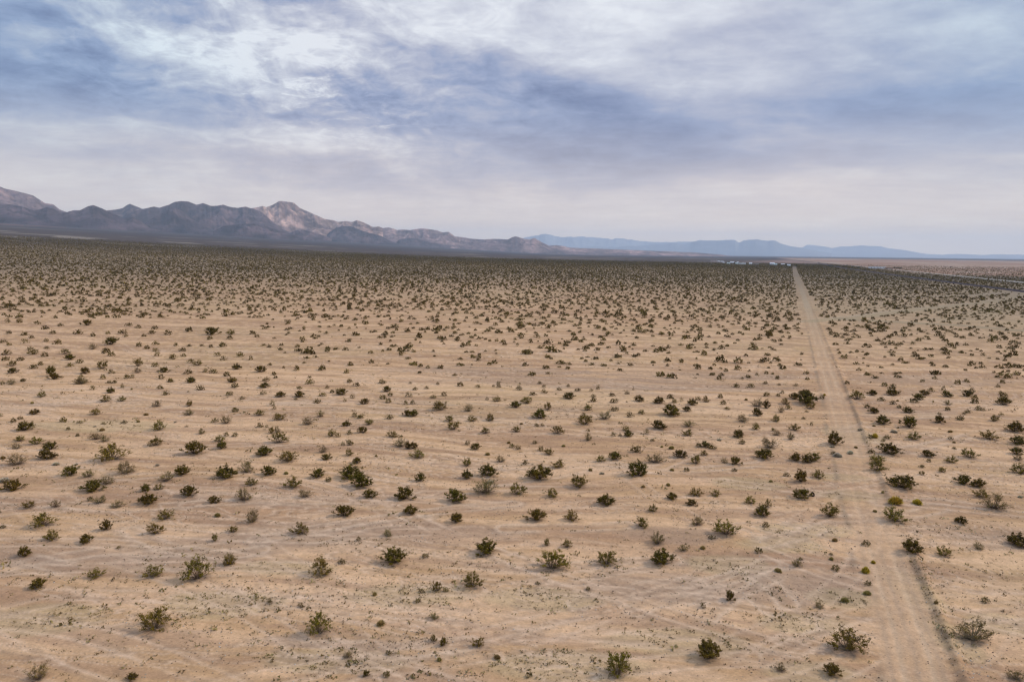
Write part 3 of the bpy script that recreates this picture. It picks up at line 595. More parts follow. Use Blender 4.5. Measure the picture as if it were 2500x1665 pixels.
# ------------------------------------------------------------------ mountains
def horizon_el(az): return 0*az
def make_range(name, prof, Rc, wid, tone, k=0, spur=.85, wl=900., mat=None, base_drop=25, lean=0, step=.00075, nr=110, jag=.08):
    P = pts(prof); az_p, el_p = px_azel(P[:, 0], P[:, 1])
    n = max(20, int((az_p[-1]-az_p[0])/step))
    az = np.linspace(az_p[0], az_p[-1], n); el = np.interp(az, az_p, el_p)
    ux = az*Rc
    # crest wobble finer than the traced points
    t = np.linspace(-1, 1, nr)
    Rcc = Rc + wid*.28*(fbm(ux/1800+k*3.3, ux*0+k, 4, k)-.5)*2 + lean*(az-az[0])
    R = Rcc[:, None] + wid*t[None, :]
    A = az[:, None]+0*R
    X = R*np.sin(A); Y = R*np.cos(A)
    gb = ground_base(X, Y)
    H = (CAMH+Rcc*np.tan(el))[:, None]
    s = np.clip(1-np.abs(t[None, :])**1.15, 0, 1)
    wxx = X+300*(fbm(X/700, Y/700, 3, k)-.5); wyy = Y+300*(fbm(X/700+7, Y/700, 3, k+1)-.5)
    gul = ridged((A*Rcc[:, None]+wxx-X)/(wl*.42)+k, R/(wl*1.3)+.7*fbm(X/400, Y/400, 3, k), 4, k+2)
    rg = .62*ridged(wxx/wl+k, wyy/(wl*1.2)+k, 6, k)+.38*gul
    h = np.maximum(H-gb, 4)*s*(1-spur*(1-rg)*(1.0-.35*s))
    Z = gb+h
    elv = (Z-CAMH)/R
    mx = elv.max(1); tgt = np.tan(el) + (fbm(ux/210+k, ux*0+3.3, 5, k)-.5)*jag*np.maximum(np.tan(el)-(gb.mean(1)/Rc), 0)
    # scale each radial profile so that its skyline is the traced one
    hh = h.copy()
    for _ in range(4):
        mx = ((gb+hh-CAMH)/R).max(1)
        gm = np.take_along_axis(gb, ((gb+hh-CAMH)/R).argmax(1)[:, None], 1)[:, 0]
        f_ = np.clip((tgt*Rc+CAMH-gm)/np.maximum(mx*Rc+CAMH-gm, 1), .2, 5)
        kk = np.ones(5)/5; f_ = np.convolve(np.pad(f_, 2, 'edge'), kk, 'valid') if _ < 2 else f_
        hh *= f_[:, None]
    Z = gb+hh - base_drop*sstep(.80, 1.0, np.abs(t[None, :]))
    V = np.stack([X, Y, Z], -1).reshape(-1, 3)
    ii = np.arange(n*nr).reshape(n, nr)
    Fq = np.stack([ii[:-1, :-1], ii[1:, :-1], ii[1:, 1:], ii[:-1, 1:]], -1).reshape(-1, 4)
    x, y, zz = V.T
    hn = (hh/np.maximum(hh.max(), 1)).reshape(-1)
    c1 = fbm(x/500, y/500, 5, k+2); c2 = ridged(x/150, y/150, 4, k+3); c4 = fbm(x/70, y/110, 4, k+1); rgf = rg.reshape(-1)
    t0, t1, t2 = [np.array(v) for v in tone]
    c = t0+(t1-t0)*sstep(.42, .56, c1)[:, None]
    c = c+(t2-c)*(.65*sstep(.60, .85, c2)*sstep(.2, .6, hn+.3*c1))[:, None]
    c = c*(1.15-.55*sstep(.60, .30, rgf))[:, None]*(.72+.60*sstep(.35, .65, c4))[:, None]  # relief shading put into the rock colour: gullies darker, high ridges paler
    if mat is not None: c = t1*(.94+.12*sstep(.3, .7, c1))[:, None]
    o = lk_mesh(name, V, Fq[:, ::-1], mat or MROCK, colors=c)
    tag(o, kind='structure')
    return o
DARK = ([.050, .033, .036], [.088, .056, .056], [.14, .088, .078])  # darker rock stands in for cloud shadow over the nearer ranges
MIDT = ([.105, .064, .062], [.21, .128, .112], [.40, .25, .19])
LIT = ([.22, .13, .105], [.46, .28, .21], [.68, .44, .30])  # sunlight on the bright peak, put into a paler rock colour
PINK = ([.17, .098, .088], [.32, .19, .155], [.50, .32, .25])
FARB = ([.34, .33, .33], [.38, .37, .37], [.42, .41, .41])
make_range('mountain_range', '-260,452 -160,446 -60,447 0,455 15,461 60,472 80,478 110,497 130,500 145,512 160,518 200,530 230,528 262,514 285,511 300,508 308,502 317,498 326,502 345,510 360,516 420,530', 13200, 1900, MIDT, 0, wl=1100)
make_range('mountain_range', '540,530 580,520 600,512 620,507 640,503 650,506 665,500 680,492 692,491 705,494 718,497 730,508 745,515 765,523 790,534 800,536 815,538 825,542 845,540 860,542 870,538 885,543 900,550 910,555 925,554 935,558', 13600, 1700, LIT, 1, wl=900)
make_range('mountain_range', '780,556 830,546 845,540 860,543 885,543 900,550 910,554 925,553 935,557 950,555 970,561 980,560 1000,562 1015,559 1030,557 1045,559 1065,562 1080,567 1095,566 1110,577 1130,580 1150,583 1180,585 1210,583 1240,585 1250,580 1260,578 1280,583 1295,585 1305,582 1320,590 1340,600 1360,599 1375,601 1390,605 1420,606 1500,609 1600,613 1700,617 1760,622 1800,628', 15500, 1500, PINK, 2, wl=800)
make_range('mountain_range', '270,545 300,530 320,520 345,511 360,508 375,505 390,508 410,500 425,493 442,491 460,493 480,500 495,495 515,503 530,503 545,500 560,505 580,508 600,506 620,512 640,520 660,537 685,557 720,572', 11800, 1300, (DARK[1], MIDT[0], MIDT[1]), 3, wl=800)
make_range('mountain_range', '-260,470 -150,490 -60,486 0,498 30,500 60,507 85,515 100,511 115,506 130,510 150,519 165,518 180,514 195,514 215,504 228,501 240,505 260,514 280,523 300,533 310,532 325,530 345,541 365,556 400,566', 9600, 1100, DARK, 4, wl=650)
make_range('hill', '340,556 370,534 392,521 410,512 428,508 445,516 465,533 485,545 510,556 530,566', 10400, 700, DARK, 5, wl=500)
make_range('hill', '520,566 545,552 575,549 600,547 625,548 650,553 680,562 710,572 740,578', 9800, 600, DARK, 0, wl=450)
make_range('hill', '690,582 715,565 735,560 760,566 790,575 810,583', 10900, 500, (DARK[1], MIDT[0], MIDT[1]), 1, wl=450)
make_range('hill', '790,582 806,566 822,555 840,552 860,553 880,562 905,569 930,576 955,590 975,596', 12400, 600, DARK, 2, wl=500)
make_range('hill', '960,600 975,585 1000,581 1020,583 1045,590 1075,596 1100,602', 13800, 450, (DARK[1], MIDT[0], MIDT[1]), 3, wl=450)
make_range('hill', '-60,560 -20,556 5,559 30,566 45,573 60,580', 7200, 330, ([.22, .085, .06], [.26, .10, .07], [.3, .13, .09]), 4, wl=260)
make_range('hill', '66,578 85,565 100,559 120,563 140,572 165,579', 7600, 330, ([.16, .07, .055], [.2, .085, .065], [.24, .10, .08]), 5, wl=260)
# far blue ranges: pale rock colour supplies brightness the haze lacks
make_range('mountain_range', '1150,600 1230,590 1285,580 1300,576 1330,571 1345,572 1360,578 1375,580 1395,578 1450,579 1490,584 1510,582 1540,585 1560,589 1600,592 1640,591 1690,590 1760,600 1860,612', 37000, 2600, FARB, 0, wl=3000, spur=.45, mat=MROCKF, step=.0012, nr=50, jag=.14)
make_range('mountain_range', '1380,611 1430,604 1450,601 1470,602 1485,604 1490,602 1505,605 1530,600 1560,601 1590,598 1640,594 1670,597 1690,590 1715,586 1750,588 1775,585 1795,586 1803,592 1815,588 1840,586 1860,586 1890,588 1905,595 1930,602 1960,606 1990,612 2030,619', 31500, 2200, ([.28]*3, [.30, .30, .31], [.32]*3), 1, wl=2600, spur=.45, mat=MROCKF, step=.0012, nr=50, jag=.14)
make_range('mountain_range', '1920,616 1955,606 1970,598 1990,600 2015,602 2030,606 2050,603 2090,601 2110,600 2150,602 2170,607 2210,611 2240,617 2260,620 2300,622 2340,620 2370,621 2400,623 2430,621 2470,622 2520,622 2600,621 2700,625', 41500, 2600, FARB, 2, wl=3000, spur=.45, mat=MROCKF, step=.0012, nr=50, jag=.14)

# ------------------------------------------------------------------ bushes: prototypes
def tube_tris(P0, P1, r0_, r1_):
    """open three-sided tubes for arrays of segments"""
    d = P1-P0; d /= np.linalg.norm(d, axis=1, keepdims=True)+1e-9
    a = np.cross(d, np.array([0.3, .5, .81])); a /= np.linalg.norm(a, axis=1, keepdims=True)+1e-9
    b = np.cross(d, a); V = []
    for (P, r) in ((P0, r0_), (P1, r1_)):
        for k in range(3):
            an = 2*math.pi*k/3; V.append(P+(a*math.cos(an)+b*math.sin(an))*np.reshape(r, (-1, 1)))
    V = np.stack(V, 1); n = len(P0); base = np.arange(n)[:, None]*6
    f = np.concatenate([base+np.array([[k, (k+1) % 3, 3+(k+1) % 3, 3+k]]) for k in range(3)], 0)
    return V.reshape(-1, 3), f
def leaf_quads(C, size, g, asp=.5, up=.0):
    n = len(C); a = g.normal(size=(n, 3)); a[:, 2] += up; a /= np.linalg.norm(a, axis=1, keepdims=True)
    b = np.cross(a, g.normal(size=(n, 3))); b /= np.linalg.norm(b, axis=1, keepdims=True)
    s = size*g.uniform(.6, 1.35, (n, 1)); a = a*s; b = b*s*asp
    V = np.stack([C-a, C-b*.9+a*.1, C+a, C+b*.9-a*.1], 1).reshape(-1, 3)
    return V, np.arange(4*n).reshape(n, 4)
class Proto: pass
def bush_proto(kind, seed):
    g = np.random.default_rng(seed)
    ns = {'d': 46, 'o': 34, 'g': 44}[kind]
    th = g.uniform(0, 2*math.pi, ns)
    # azimuth-dependent reach makes lobed, lopsided outlines
    ph = g.uniform(0, 2*math.pi, 3)
    lob = 1+.20*np.sin(2*th+ph[0])+.16*np.sin(3*th+ph[1])+.10*np.sin(5*th+ph[2])
    inc = np.arccos(np.clip(g.uniform(.10, 1, ns)**.75, 0, 1))       # from vertical
    reach = g.uniform(.62, 1.05, ns)
    end = np.stack([np.sin(inc)*np.cos(th)*.5*lob, np.sin(inc)*np.sin(th)*.5*lob, np.cos(inc)*.92+.06], 1)*reach[:, None]
    end[:, 2] = np.maximum(end[:, 2], .10)
    base = np.stack([np.cos(th)*.05, np.sin(th)*.05, th*0], 1)*g.uniform(.3, 1.3, (ns, 1))
    mid = base*.45+end*.55; mid[:, 2] -= .05; mid += g.normal(0, .015, mid.shape)
    r = .0075
    V1, F1 = tube_tris(base, mid, r*1.25, r*.8); V2, F2 = tube_tris(mid, end, r*.8, r*.35)
    # twigs
    nt = 5; t0 = np.repeat(np.arange(ns), nt); tt = g.uniform(.25, 1.0, len(t0))[:, None]
    st = mid[t0]*(1-tt)+end[t0]*tt
    dirv = (end-mid)[t0]; dirv /= np.linalg.norm(dirv, axis=1, keepdims=True)
    dv = dirv+g.normal(0, .75, dirv.shape)+np.array([0, 0, .25]); dv /= np.linalg.norm(dv, axis=1, keepdims=True)
    ln = g.uniform(.07, .17, (len(t0), 1)); en = st+dv*ln; en[:, 2] = np.maximum(en[:, 2], .02)
    V3, F3 = tube_tris(st, en, r*.45, r*.2)
    # dead lower twigs
    nd_ = {'d': 16, 'o': 26, 'g': 60}[kind]
    a = g.uniform(0, 2*math.pi, nd_); rad = g.uniform(.2, .52, nd_)
    e4 = np.stack([np.cos(a)*rad, np.sin(a)*rad, g.uniform(.04, .35, nd_)], 1); V4, F4 = tube_tris(e4*.12, e4, r*.7, r*.3)
    Vs = np.concatenate([V1, V2, V3, V4]); off = np.cumsum([0, len(V1), len(V2), len(V3)])
    Fs = np.concatenate([F1, F2+off[1], F3+off[2], F4+off[3]])
    sc = np.array({'d': (.125, .083, .045), 'o': (.18, .125, .072), 'g': (.24, .175, .11)}[kind])
    Cs = np.ones((len(Vs), 3))*sc*(.85+.3*g.random((len(Vs), 1)))
    # leaves at the twig ends
    per = {'d': 20, 'o': 13, 'g': 7}[kind]
    li = np.repeat(np.arange(len(en)), per); q_ = g.uniform(.15, 1.15, (len(li), 1))
    C = st[li]*(1-q_)+en[li]*q_+g.normal(0, .022, (len(li), 3)); C[:, 2] = np.maximum(C[:, 2], .02)
    li_sz = {'d': .030, 'o': .028, 'g': .023}[kind]
    Vl, Fl = leaf_quads(C, li_sz, g, .5, .2)
    oc = np.array({'d': (.120, .078, .005), 'o': (.168, .114, .012), 'g': (.185, .126, .034)}[kind])
    cl = g.uniform(.7, 1.35, (ns*nt, 1))[li]*(1+.25*g.normal(size=(len(li), 1))*.6)
    yel = (g.random((ns*nt, 1))[li] < .22)*np.array([[.05, .038, .0]])
    Cl = np.repeat(np.clip(oc*cl+yel, .01, .4), 4, 0)
    p = Proto(); p.kind = kind; p.C = C; p.oc = oc
    p.stem = (Vs, Fs, Cs); p.leaf = (Vl, Fl, Cl); p.me = None
    return p
PROTO = {k: [bush_proto(k, 100*i+s) for s in range(9)] for i, k in enumerate('dog')}
def tuft_proto(seed, col, tip):
    g = np.random.default_rng(seed); n = 420
    th = g.uniform(0, 2*math.pi, n); inc = np.arccos(g.uniform(.08, 1, n)); L_ = g.uniform(.8, 1.05, n)
    e = np.stack([np.sin(inc)*np.cos(th)*.5*L_, np.sin(inc)*np.sin(th)*.5*L_, np.cos(inc)*L_*.9+.04], 1)
    b0 = e*np.array([.35, .35, .0])*g.uniform(.3, 1, (n, 1)); w = np.cross(e, np.array([0, 0, 1.]))+g.normal(0, .1, (n, 3))
    w /= np.linalg.norm(w, axis=1, keepdims=True); w *= .035
    m = b0*.4+e*.6+np.array([0, 0, .05])
    V = np.stack([b0-w*.6, m-w, e, m+w], 1).reshape(-1, 3)
    c = np.repeat((np.array(col)+(np.array(tip)-np.array(col))*g.random((n, 1)))*g.uniform(.75, 1.2, (n, 1)), 4, 0)
    return V, np.arange(4*n).reshape(n, 4), c
TUFT = {'y': [tuft_proto(900+i, (.34, .235, .085), (.56, .42, .15)) for i in range(3)], 'Y': [tuft_proto(950+i, (.44, .31, .035), (.74, .56, .07)) for i in range(2)],
        'p': [tuft_proto(930+i, (.50, .41, .27), (.72, .61, .43)) for i in range(3)]}

is_tuft = np.array([k in 'yYp' for k in kd])
order = np.argsort(-(pw*ph_))
ind_b = [i for i in order if not is_tuft[i]][:300]
stuff_b = [i for i in order if not is_tuft[i]][300:]
ind_t = [i for i in order if is_tuft[i]]

LOOK = {'d': 'dark olive', 'o': 'open olive green', 'g': 'wispy grey brown', 'y': 'dull yellow green', 'Y': 'bright yellow green', 'p': 'pale straw coloured'}
SPECIAL = [(379,1548,'big round olive bush with grey lower twigs near the bottom left corner'),
 (780,1554,'tall upright olive bush on a dark gravel streak, bottom edge left of centre'),
 (1508,1659,'large green bush with a bare left twig, bottom edge right of centre'),
 (1729,1617,'compact round dark bush near the bottom, between centre and road'),
 (2068,1602,'largest bush left of the road near the bottom, olive top over dark base'),
 (2031,1655,'small leaning dark green bush below the largest bush, left of the road'),
 (2371,1575,'wide low grey bush right of the road near the bottom right corner'),
 (2479,1665,'grey bush cut by the bottom right corner of the photo'),
 (94,1665,'thin grey bush cut by the bottom edge at the left corner'),
 (485,1421,'big spreading olive bush with bare grey base, lower left, above the round bush'),
 (783,1412,'bushy olive plant with a reddish litter patch on its right, lower left'),
 (1186,1360,'round very dark green bush alone on smooth sand near the middle bottom'),
 (962,1381,'dark ragged bush with raised twigs left of the round dark bush'),
 (1346,1399,'broad spreading green bush right of the round dark bush near the middle bottom'),
 (1480,1385,'split low bush of two clumps right of the broad green bush'),
 (1618,1380,'dark bush with toothed crown left of the criss-cross tyre tracks'),
 (1154,1439,'upright leafy bush between two dark ones at lower centre, below the round dark bush'),
 (1782,1469,'small dark bush standing inside the criss-cross tyre tracks'),
 (2224,1353,'dark bush at the right road berm with a bare branch sticking out toward the viewer'),
 (2186,1278,'dark round bush beside the road, next behind the bush with the bare branch'),
 (2024,1264,'upright pointed bush just left of the road bend'),
 (1958,1221,'dark bush with the black tyre lying at its right'),
 (276,1127,'largest double-humped grey green bush in the left middle distance'),
 (2427,1247,'large dark grey bush right of the road, last of a diagonal chain of three')]
def pos_label(i):
    x, y = px[i]/IW*100, 100-py[i]/IH*100
    return x, y
def make_labels(ids, noun):
    sz = lambda i: 'large' if Wm[i] > 2.6 else ('medium' if Wm[i] > 1.6 else 'small')
    out = {}
    used = set()
    if noun == 'bush':
        for (sx, sy, t) in SPECIAL:
            c = [(math.hypot(px[i]-sx, py[i]-sy), i) for i in ids if i not in out]
            d, i = min(c)
            if d < 25: out[i] = t
    side = lambda i: 'left' if dist_line(bx[i:i+1], by[i:i+1], ROAD)[1][0] < 0 else 'right'
    for i in ids:
        if i in out: continue
        x, y = pos_label(i)
        d = dist_line(bx[i:i+1], by[i:i+1], ROAD)[0][0]
        where = 'beside the road' if d < 5.5 else 'on open sand'
        for fmt in ('%.0f', '%.1f'):
            t = ('%s %s %s %s, '+fmt+'%% across and '+fmt+'%% up '+('the photo' if fmt == '%.0f' else 'photo')) % (sz(i), LOOK[kd[i]], noun, where, x, y)
            key = (fmt % x, fmt % y)
            if key not in used: break
        used.add((('%.0f' % x), ('%.0f' % y))); used.add(('%.1f' % x, '%.1f' % y))
        out[i] = t
    return out
lab = make_labels(ind_b, 'bush'); labt = make_labels(ind_t, 'tuft')
def proto_meshes(p):
    if p.me is None:
        p.me = []
        for nm, (V, Fc, C), mt in (('stems', p.stem, MS), ('foliage', p.leaf, ML)):
            o = lk_mesh(nm, V, Fc, mt, colors=C, smooth=False); p.me.append(o.data); bpy.data.objects.remove(o)
    return p.me
proto_i = {}
for n, i in enumerate(ind_b):
    k = kd[i]; p = PROTO[k][int(rng.integers(0, 9))]
    mes = proto_meshes(p)
    r = bpy.data.objects.new('creosote_bush', None); COL.objects.link(r)
    r.empty_display_size = .3
    r.location = (bx[i], by[i], bz[i]); r.rotation_euler = (0, 0, float(rng.uniform(0, 6.28)))
    r.scale = (Wm[i], Wm[i]*float(rng.uniform(.9, 1.1)), Hm[i])
    tag(r, lab[i], 'bush', 'creosote bushes scattered over the sand')
    for nm, m_ in zip(('stems', 'foliage'), mes):
        c = bpy.data.objects.new(nm, m_); COL.objects.link(c); c.parent = r
TM = {}
def tuft_mesh(k, j):
    if (k, j) not in TM:
        V, Fc, C = TUFT[k][j]; o = lk_mesh('desert_tuft', V, Fc, MTUFT, colors=C, smooth=False); TM[(k, j)] = o.data; bpy.data.objects.remove(o)
    return TM[(k, j)]
for i in ind_t:
    k = kd[i]; m_ = tuft_mesh(k, int(rng.integers(0, len(TUFT[k]))))
    o = bpy.data.objects.new('desert_tuft', m_); COL.objects.link(o)
    o.location = (bx[i], by[i], bz[i]); o.rotation_euler = (0, 0, float(rng.uniform(0, 6.28)))
    o.scale = (Wm[i], Wm[i]*.8, max(.30, Hm[i]*.85) if k != 'p' else Hm[i]*.6)
    tag(o, labt[i], 'tuft', 'low grass and herb tufts on the sand')

# bare branch of the bush at the right road berm
i = min(ind_b, key=lambda j: math.hypot(px[j]-2224, py[j]-1353))
r = next(o for o in COL.objects if o.get('label') == lab[i])
bpy.context.view_layer.update()
a_, b_, _ = unproject([2232, 2247], [1350, 1364], fn=ground_z); zz = ground_z(a_, b_)
P = np.array([[a_[0], b_[0], zz[0]+.45], [a_[1], b_[1], zz[1]+.12]]); mi = r.matrix_world.inverted()
V, Fc = tube_tris(P[:1], P[1:], .045, .02); V = np.array([mi @ Vector(v) for v in V])
lk_mesh('bare_branch', V, Fc, MS, parent=r, colors=np.ones((len(V), 3))*[.10, .065, .04])['label'] = 'bare dead branch reaching toward the road'
# ------------------------------------------------------------------ bushes too many to list: one object per distance band
def density(x, y):
    R = np.hypot(x, y); az = np.arctan2(x, y)
    d = .033+.010*sstep(200, 350, R)
    n = fbm(x/60, y/16, 4, 1); n2 = fbm(x/14, y/14, 3, 4)
    d = d*(.70+.5*sstep(.30, .62, n))*(.74+.4*sstep(.35, .6, n2))
    d = d*(1-sstep(2100, 3000, R))*(1+.25*sstep(350, 600, R))
    # bare streak in the mid distance
    a = np.degrees(az)
    d = d*(1-.85*np.exp(-((R-150)/14)**2)*np.exp(-((a-6)/9)**2))
    rd, _ = dist_line(x, y, ROAD)
    d = np.where(rd < 4.2+.0*R, 0, d)
    for Lt, w in ((T1, 4.5), (T2, 5.0), (S1, 6), (S2, 5)):
        dd, _ = dist_line(x, y, Lt); d = np.where(dd < w, d*.06, d)
    rx = np.abs(x-rail_x(y)); hx = np.abs(x-hwy_x(y))
    d = np.where((rx < 9) | (hx < 8), 0, d)
    d = d*(1-.75*sstep(0, 60, x-hwy_x(y)+60)*sstep(1150, 1500, R))
    return d
MAXD = .043*1.2*1.14*1.2
def scatter(Ra, Rb, seed, dmax=MAXD, half=44):
    g = np.random.default_rng(seed); A = math.radians(half)
    n = int(dmax*A*(Rb*Rb-Ra*Ra))
    cs = 1/math.sqrt(dmax)          # creosote keeps its distance from its neighbours: a jittered grid
    gx, gy = np.meshgrid(np.arange(-Rb, Rb, cs), np.arange(0, Rb, cs)); x = (gx+g.uniform(-.62, .62, gx.shape)*cs).ravel(); y = (gy+g.uniform(-.62, .62, gx.shape)*cs).ravel()
    R = np.hypot(x, y); kk = (R > Ra) & (R < Rb) & (np.abs(np.arctan2(x, y)) < A); x, y = x[kk], y[kk]; n = len(x)
    keep = g.random(n)*dmax < density(x, y); x = x[keep]; y = y[keep]
    P = np.stack([x, y, ground_base(x, y)], 1); sx, sy, _ = project(P)
    return x, y, sx, sy
def stuff_mesh(name, x, y, w, h, per, leaf, seed, types, label):
    g = np.random.default_rng(seed); n = len(x)
    z = ground_z(x, y)
    u = g.uniform(0, 2*math.pi, (n, per)); v = np.arccos(g.uniform(.0, 1, (n, per))); r = g.uniform(.45, 1.0, (n, per))
    lob = 1+.25*np.sin(2*u+g.uniform(0, 6.28, (n, 1)))
    C = np.stack([x[:, None]+np.sin(v)*np.cos(u)*r*lob*w[:, None]*.46, y[:, None]+np.sin(v)*np.sin(u)*r*lob*w[:, None]*.46,
                  z[:, None]+np.cos(v)*r*h[:, None]*.85+.05*h[:, None]], -1).reshape(-1, 3)
    m = len(C); a = g.normal(size=(m, 3)); a /= np.linalg.norm(a, axis=1, keepdims=True)
    b = np.cross(a, g.normal(size=(m, 3))); b /= np.linalg.norm(b, axis=1, keepdims=True)
    s = (leaf*np.repeat(w, per)*g.uniform(.6, 1.3, m))[:, None]
    V = np.stack([C+a*s, C-a*s*.5+b*s*.7, C-a*s*.5-b*s*.7], 1).reshape(-1, 3)
    V[:, 2] = np.maximum(V[:, 2], np.repeat(z, per*3)-.05)
    base = np.array([(.112, .072, .014), (.140, .096, .020), (.170, .118, .038)])
    T = types if types is not None else g.choice(3, n, p=[.55, .28, .17])
    col = base[T]*g.uniform(.75, 1.25, (n, 1))
    col = np.repeat(col, per, 0)*g.uniform(.7, 1.4, (m, 1)); col = np.repeat(col, 3, 0)
    o = lk_mesh(name, V, np.arange(3*m).reshape(m, 3), MBUSHFAR, colors=col, smooth=False)
    tag(o, label, 'bushes', None, 'stuff'); return o
# (a) those read off the photo but smaller than the 300 largest
sb = np.array(stuff_b); ti = np.array(['dog'.index(kd[i]) for i in sb])
stuff_mesh('small_bushes', bx[sb], by[sb], Wm[sb], Hm[sb], 110, .085, 11, ti, 'smaller creosote bushes standing between the larger ones, too many to list')
# (b) scattered beyond the surveyed ground
def sizes(n, g):
    w = np.clip(g.lognormal(.38, .36, n), .5, 3.6); return w, w*g.uniform(.42, .68, n)
x, y, sx, sy = scatter(125, 420, 21)
lim = np.where(sx < 640, 930.0, 930.0)
k_ = (sy < 927) & ~((sx < 640) & (sy > 778))
x, y = x[k_], y[k_]; g = np.random.default_rng(5); w, h = sizes(len(x), g)
stuff_mesh('bush_scrub', x, y, w, h, 60, .12, 12, None, 'creosote scrub dotting the middle distance')
x, y, sx, sy = scatter(420, 1000, 22); w, h = sizes(len(x), g)
stuff_mesh('bush_scrub', x, y, w*.92, h*.92, 16, .25, 13, None, 'creosote scrub thickening toward the far plain')
x, y, sx, sy = scatter(1000, 3000, 23, half=39); w, h = sizes(len(x), g)
stuff_mesh('bush_scrub', x, y, w*.95, h*.92, 5, .38, 14, None, 'far dark creosote scrub merging below the mountains')

# ------------------------------------------------------------------ weeds and stones underfoot
def ground_scatter(name, n, Ra, Rb, seed, wfun, build, mat, label, cat):
    g = np.random.default_rng(seed); A = math.radians(40)
    R = np.exp(g.uniform(math.log(Ra), math.log(Rb), n)); a = g.uniform(-A, A, n)
    x = R*np.sin(a); y = R*np.cos(a); keep = g.random(n) < wfun(x, y); x, y = x[keep], y[keep]
    V, Fc, C = build(x, y, ground_z(x, y), g)
    o = lk_mesh(name, V, Fc, mat, colors=C, smooth=False); tag(o, label, cat, None, 'stuff'); return o
def weed_w(x, y):
    w = .14*sstep(.48, .62, fbm(x/9, y/5, 4, 2))+.035
    for (ex, ey, rx, ry) in WEEDY:
        q_ = ((x-ex)/rx)**2+((y-ey)/ry)**2; w = w+.28*sstep(1.4, .4, q_)*sstep(.40, .58, fbm(x/2.5, y/1.6, 4, 3))
    sd_, d = road_terms(x, y)
    w = np.where(d < 2.0, w*.04, w); w = w+.5*np.exp(-((sd_-2.5)/.4)**2)*sstep(.5, .6, fbm(x/5, y/5, 3, 1))
    return np.clip(w, 0, 1)
def weed_build(x, y, z, g):
    n = len(x); per = 6; s = np.clip(g.lognormal(-2.75, .5, n), .025, .32)*(1+.004*np.hypot(x, y))
    C = np.stack([x[:, None]+g.normal(0, .7, (n, per))*s[:, None], y[:, None]+g.normal(0, .7, (n, per))*s[:, None], z[:, None]+g.uniform(.1, .6, (n, per))*s[:, None]], -1).reshape(-1, 3)
    m = len(C); a = g.normal(size=(m, 3)); a /= np.linalg.norm(a, axis=1, keepdims=True)
    b = np.cross(a, g.normal(size=(m, 3))); b /= np.linalg.norm(b, axis=1, keepdims=True); ss = np.repeat(s, per)[:, None]*.5
    V = np.stack([C+a*ss, C-a*ss*.5+b*ss*.7, C-a*ss*.5-b*ss*.7], 1).reshape(-1, 3)
    base = np.array([(.19, .12, .045), (.29, .195, .08), (.17, .12, .045), (.21, .13, .065), (.38, .27, .14)])
    col = base[g.choice(5, n, p=[.30, .28, .16, .16, .10])]*g.uniform(.8, 1.25, (n, 1))
    return V, np.arange(3*m).reshape(m, 3), np.repeat(np.repeat(col, per, 0), 3, 0)
ground_scatter('ground_weeds', 130000, 30, 190, 31, weed_w, weed_build, MTUFT, 'tiny green and straw weeds speckling the sand', 'weeds')
def stone_build(x, y, z, g):
    n = len(x); s = g.uniform(.015, .05, n)*(1+.006*np.hypot(x, y))
    octv = np.array([[1, 0, 0], [0, 1, 0], [-1, 0, 0], [0, -1, 0], [0, 0, .8], [0, 0, -.3]], float)
    octf = np.array([[0, 1, 4], [1, 2, 4], [2, 3, 4], [3, 0, 4], [1, 0, 5], [2, 1, 5], [3, 2, 5], [0, 3, 5]])
    V = octv[None]*s[:, None, None]*g.uniform(.6, 1.4, (n, 6, 1)) + np.stack([x, y, z+.2*s], 1)[:, None]
    Fc = (octf[None]+np.arange(n)[:, None, None]*6).reshape(-1, 3)
    base = np.array([(.24, .15, .095), (.47, .34, .235), (.15, .095, .06), (.62, .50, .39)]); col = base[g.choice(4, n, p=[.4, .25, .25, .1])]
    return V.reshape(-1, 3), Fc, np.repeat(col, 6, 0)
def stone_w(x, y):
    w = .10+.5*sstep(.5, .62, fbm(x/7, y/3, 4, 5)); sd_, d = road_terms(x, y)
    return np.where(d < 2, w*.12, w)+.8*np.exp(-((sd_-2.4)/.5)**2)
ground_scatter('loose_stones', 42000, 30, 120, 32, stone_w, stone_build, MTUFT, 'loose pebbles and stones on the sand', 'stones')

# ------------------------------------------------------------------ black tyre lying by a bush
def torus(R, r, nu=28, nv=12):
    u = np.arange(nu)*2*math.pi/nu; v = np.arange(nv)*2*math.pi/nv; U, Vv = np.meshgrid(u, v, indexing='ij')
    sq = 1+.12*np.cos(4*Vv)
    X = (R+r*np.cos(Vv)*sq)*np.cos(U); Y = (R+r*np.cos(Vv)*sq)*np.sin(U); Z = r*1.15*np.sin(Vv)*sq
    i = np.arange(nu*nv).reshape(nu, nv)
    Fq = np.stack([i, np.roll(i, -1, 0), np.roll(np.roll(i, -1, 0), -1, 1), np.roll(i, -1, 1)], -1).reshape(-1, 4)
    return np.stack([X, Y, Z], -1).reshape(-1, 3), Fq
MRUB = mat_plain('old_rubber', (.008, .007, .007), .8, .3, 9)
tx, ty, tdp = unproject([1984], [1211], fn=ground_z)
V, Fc = torus(.19, .075)
o = lk_mesh('tyre', V, Fc, MRUB); o.location = (tx[0], ty[0], ground_z(tx, ty)[0]+.20); o.rotation_euler = (math.radians(62), 0, math.radians(35))
tag(o, 'small black tyre lying tilted on the sand right of a dark bush', 'tyre')

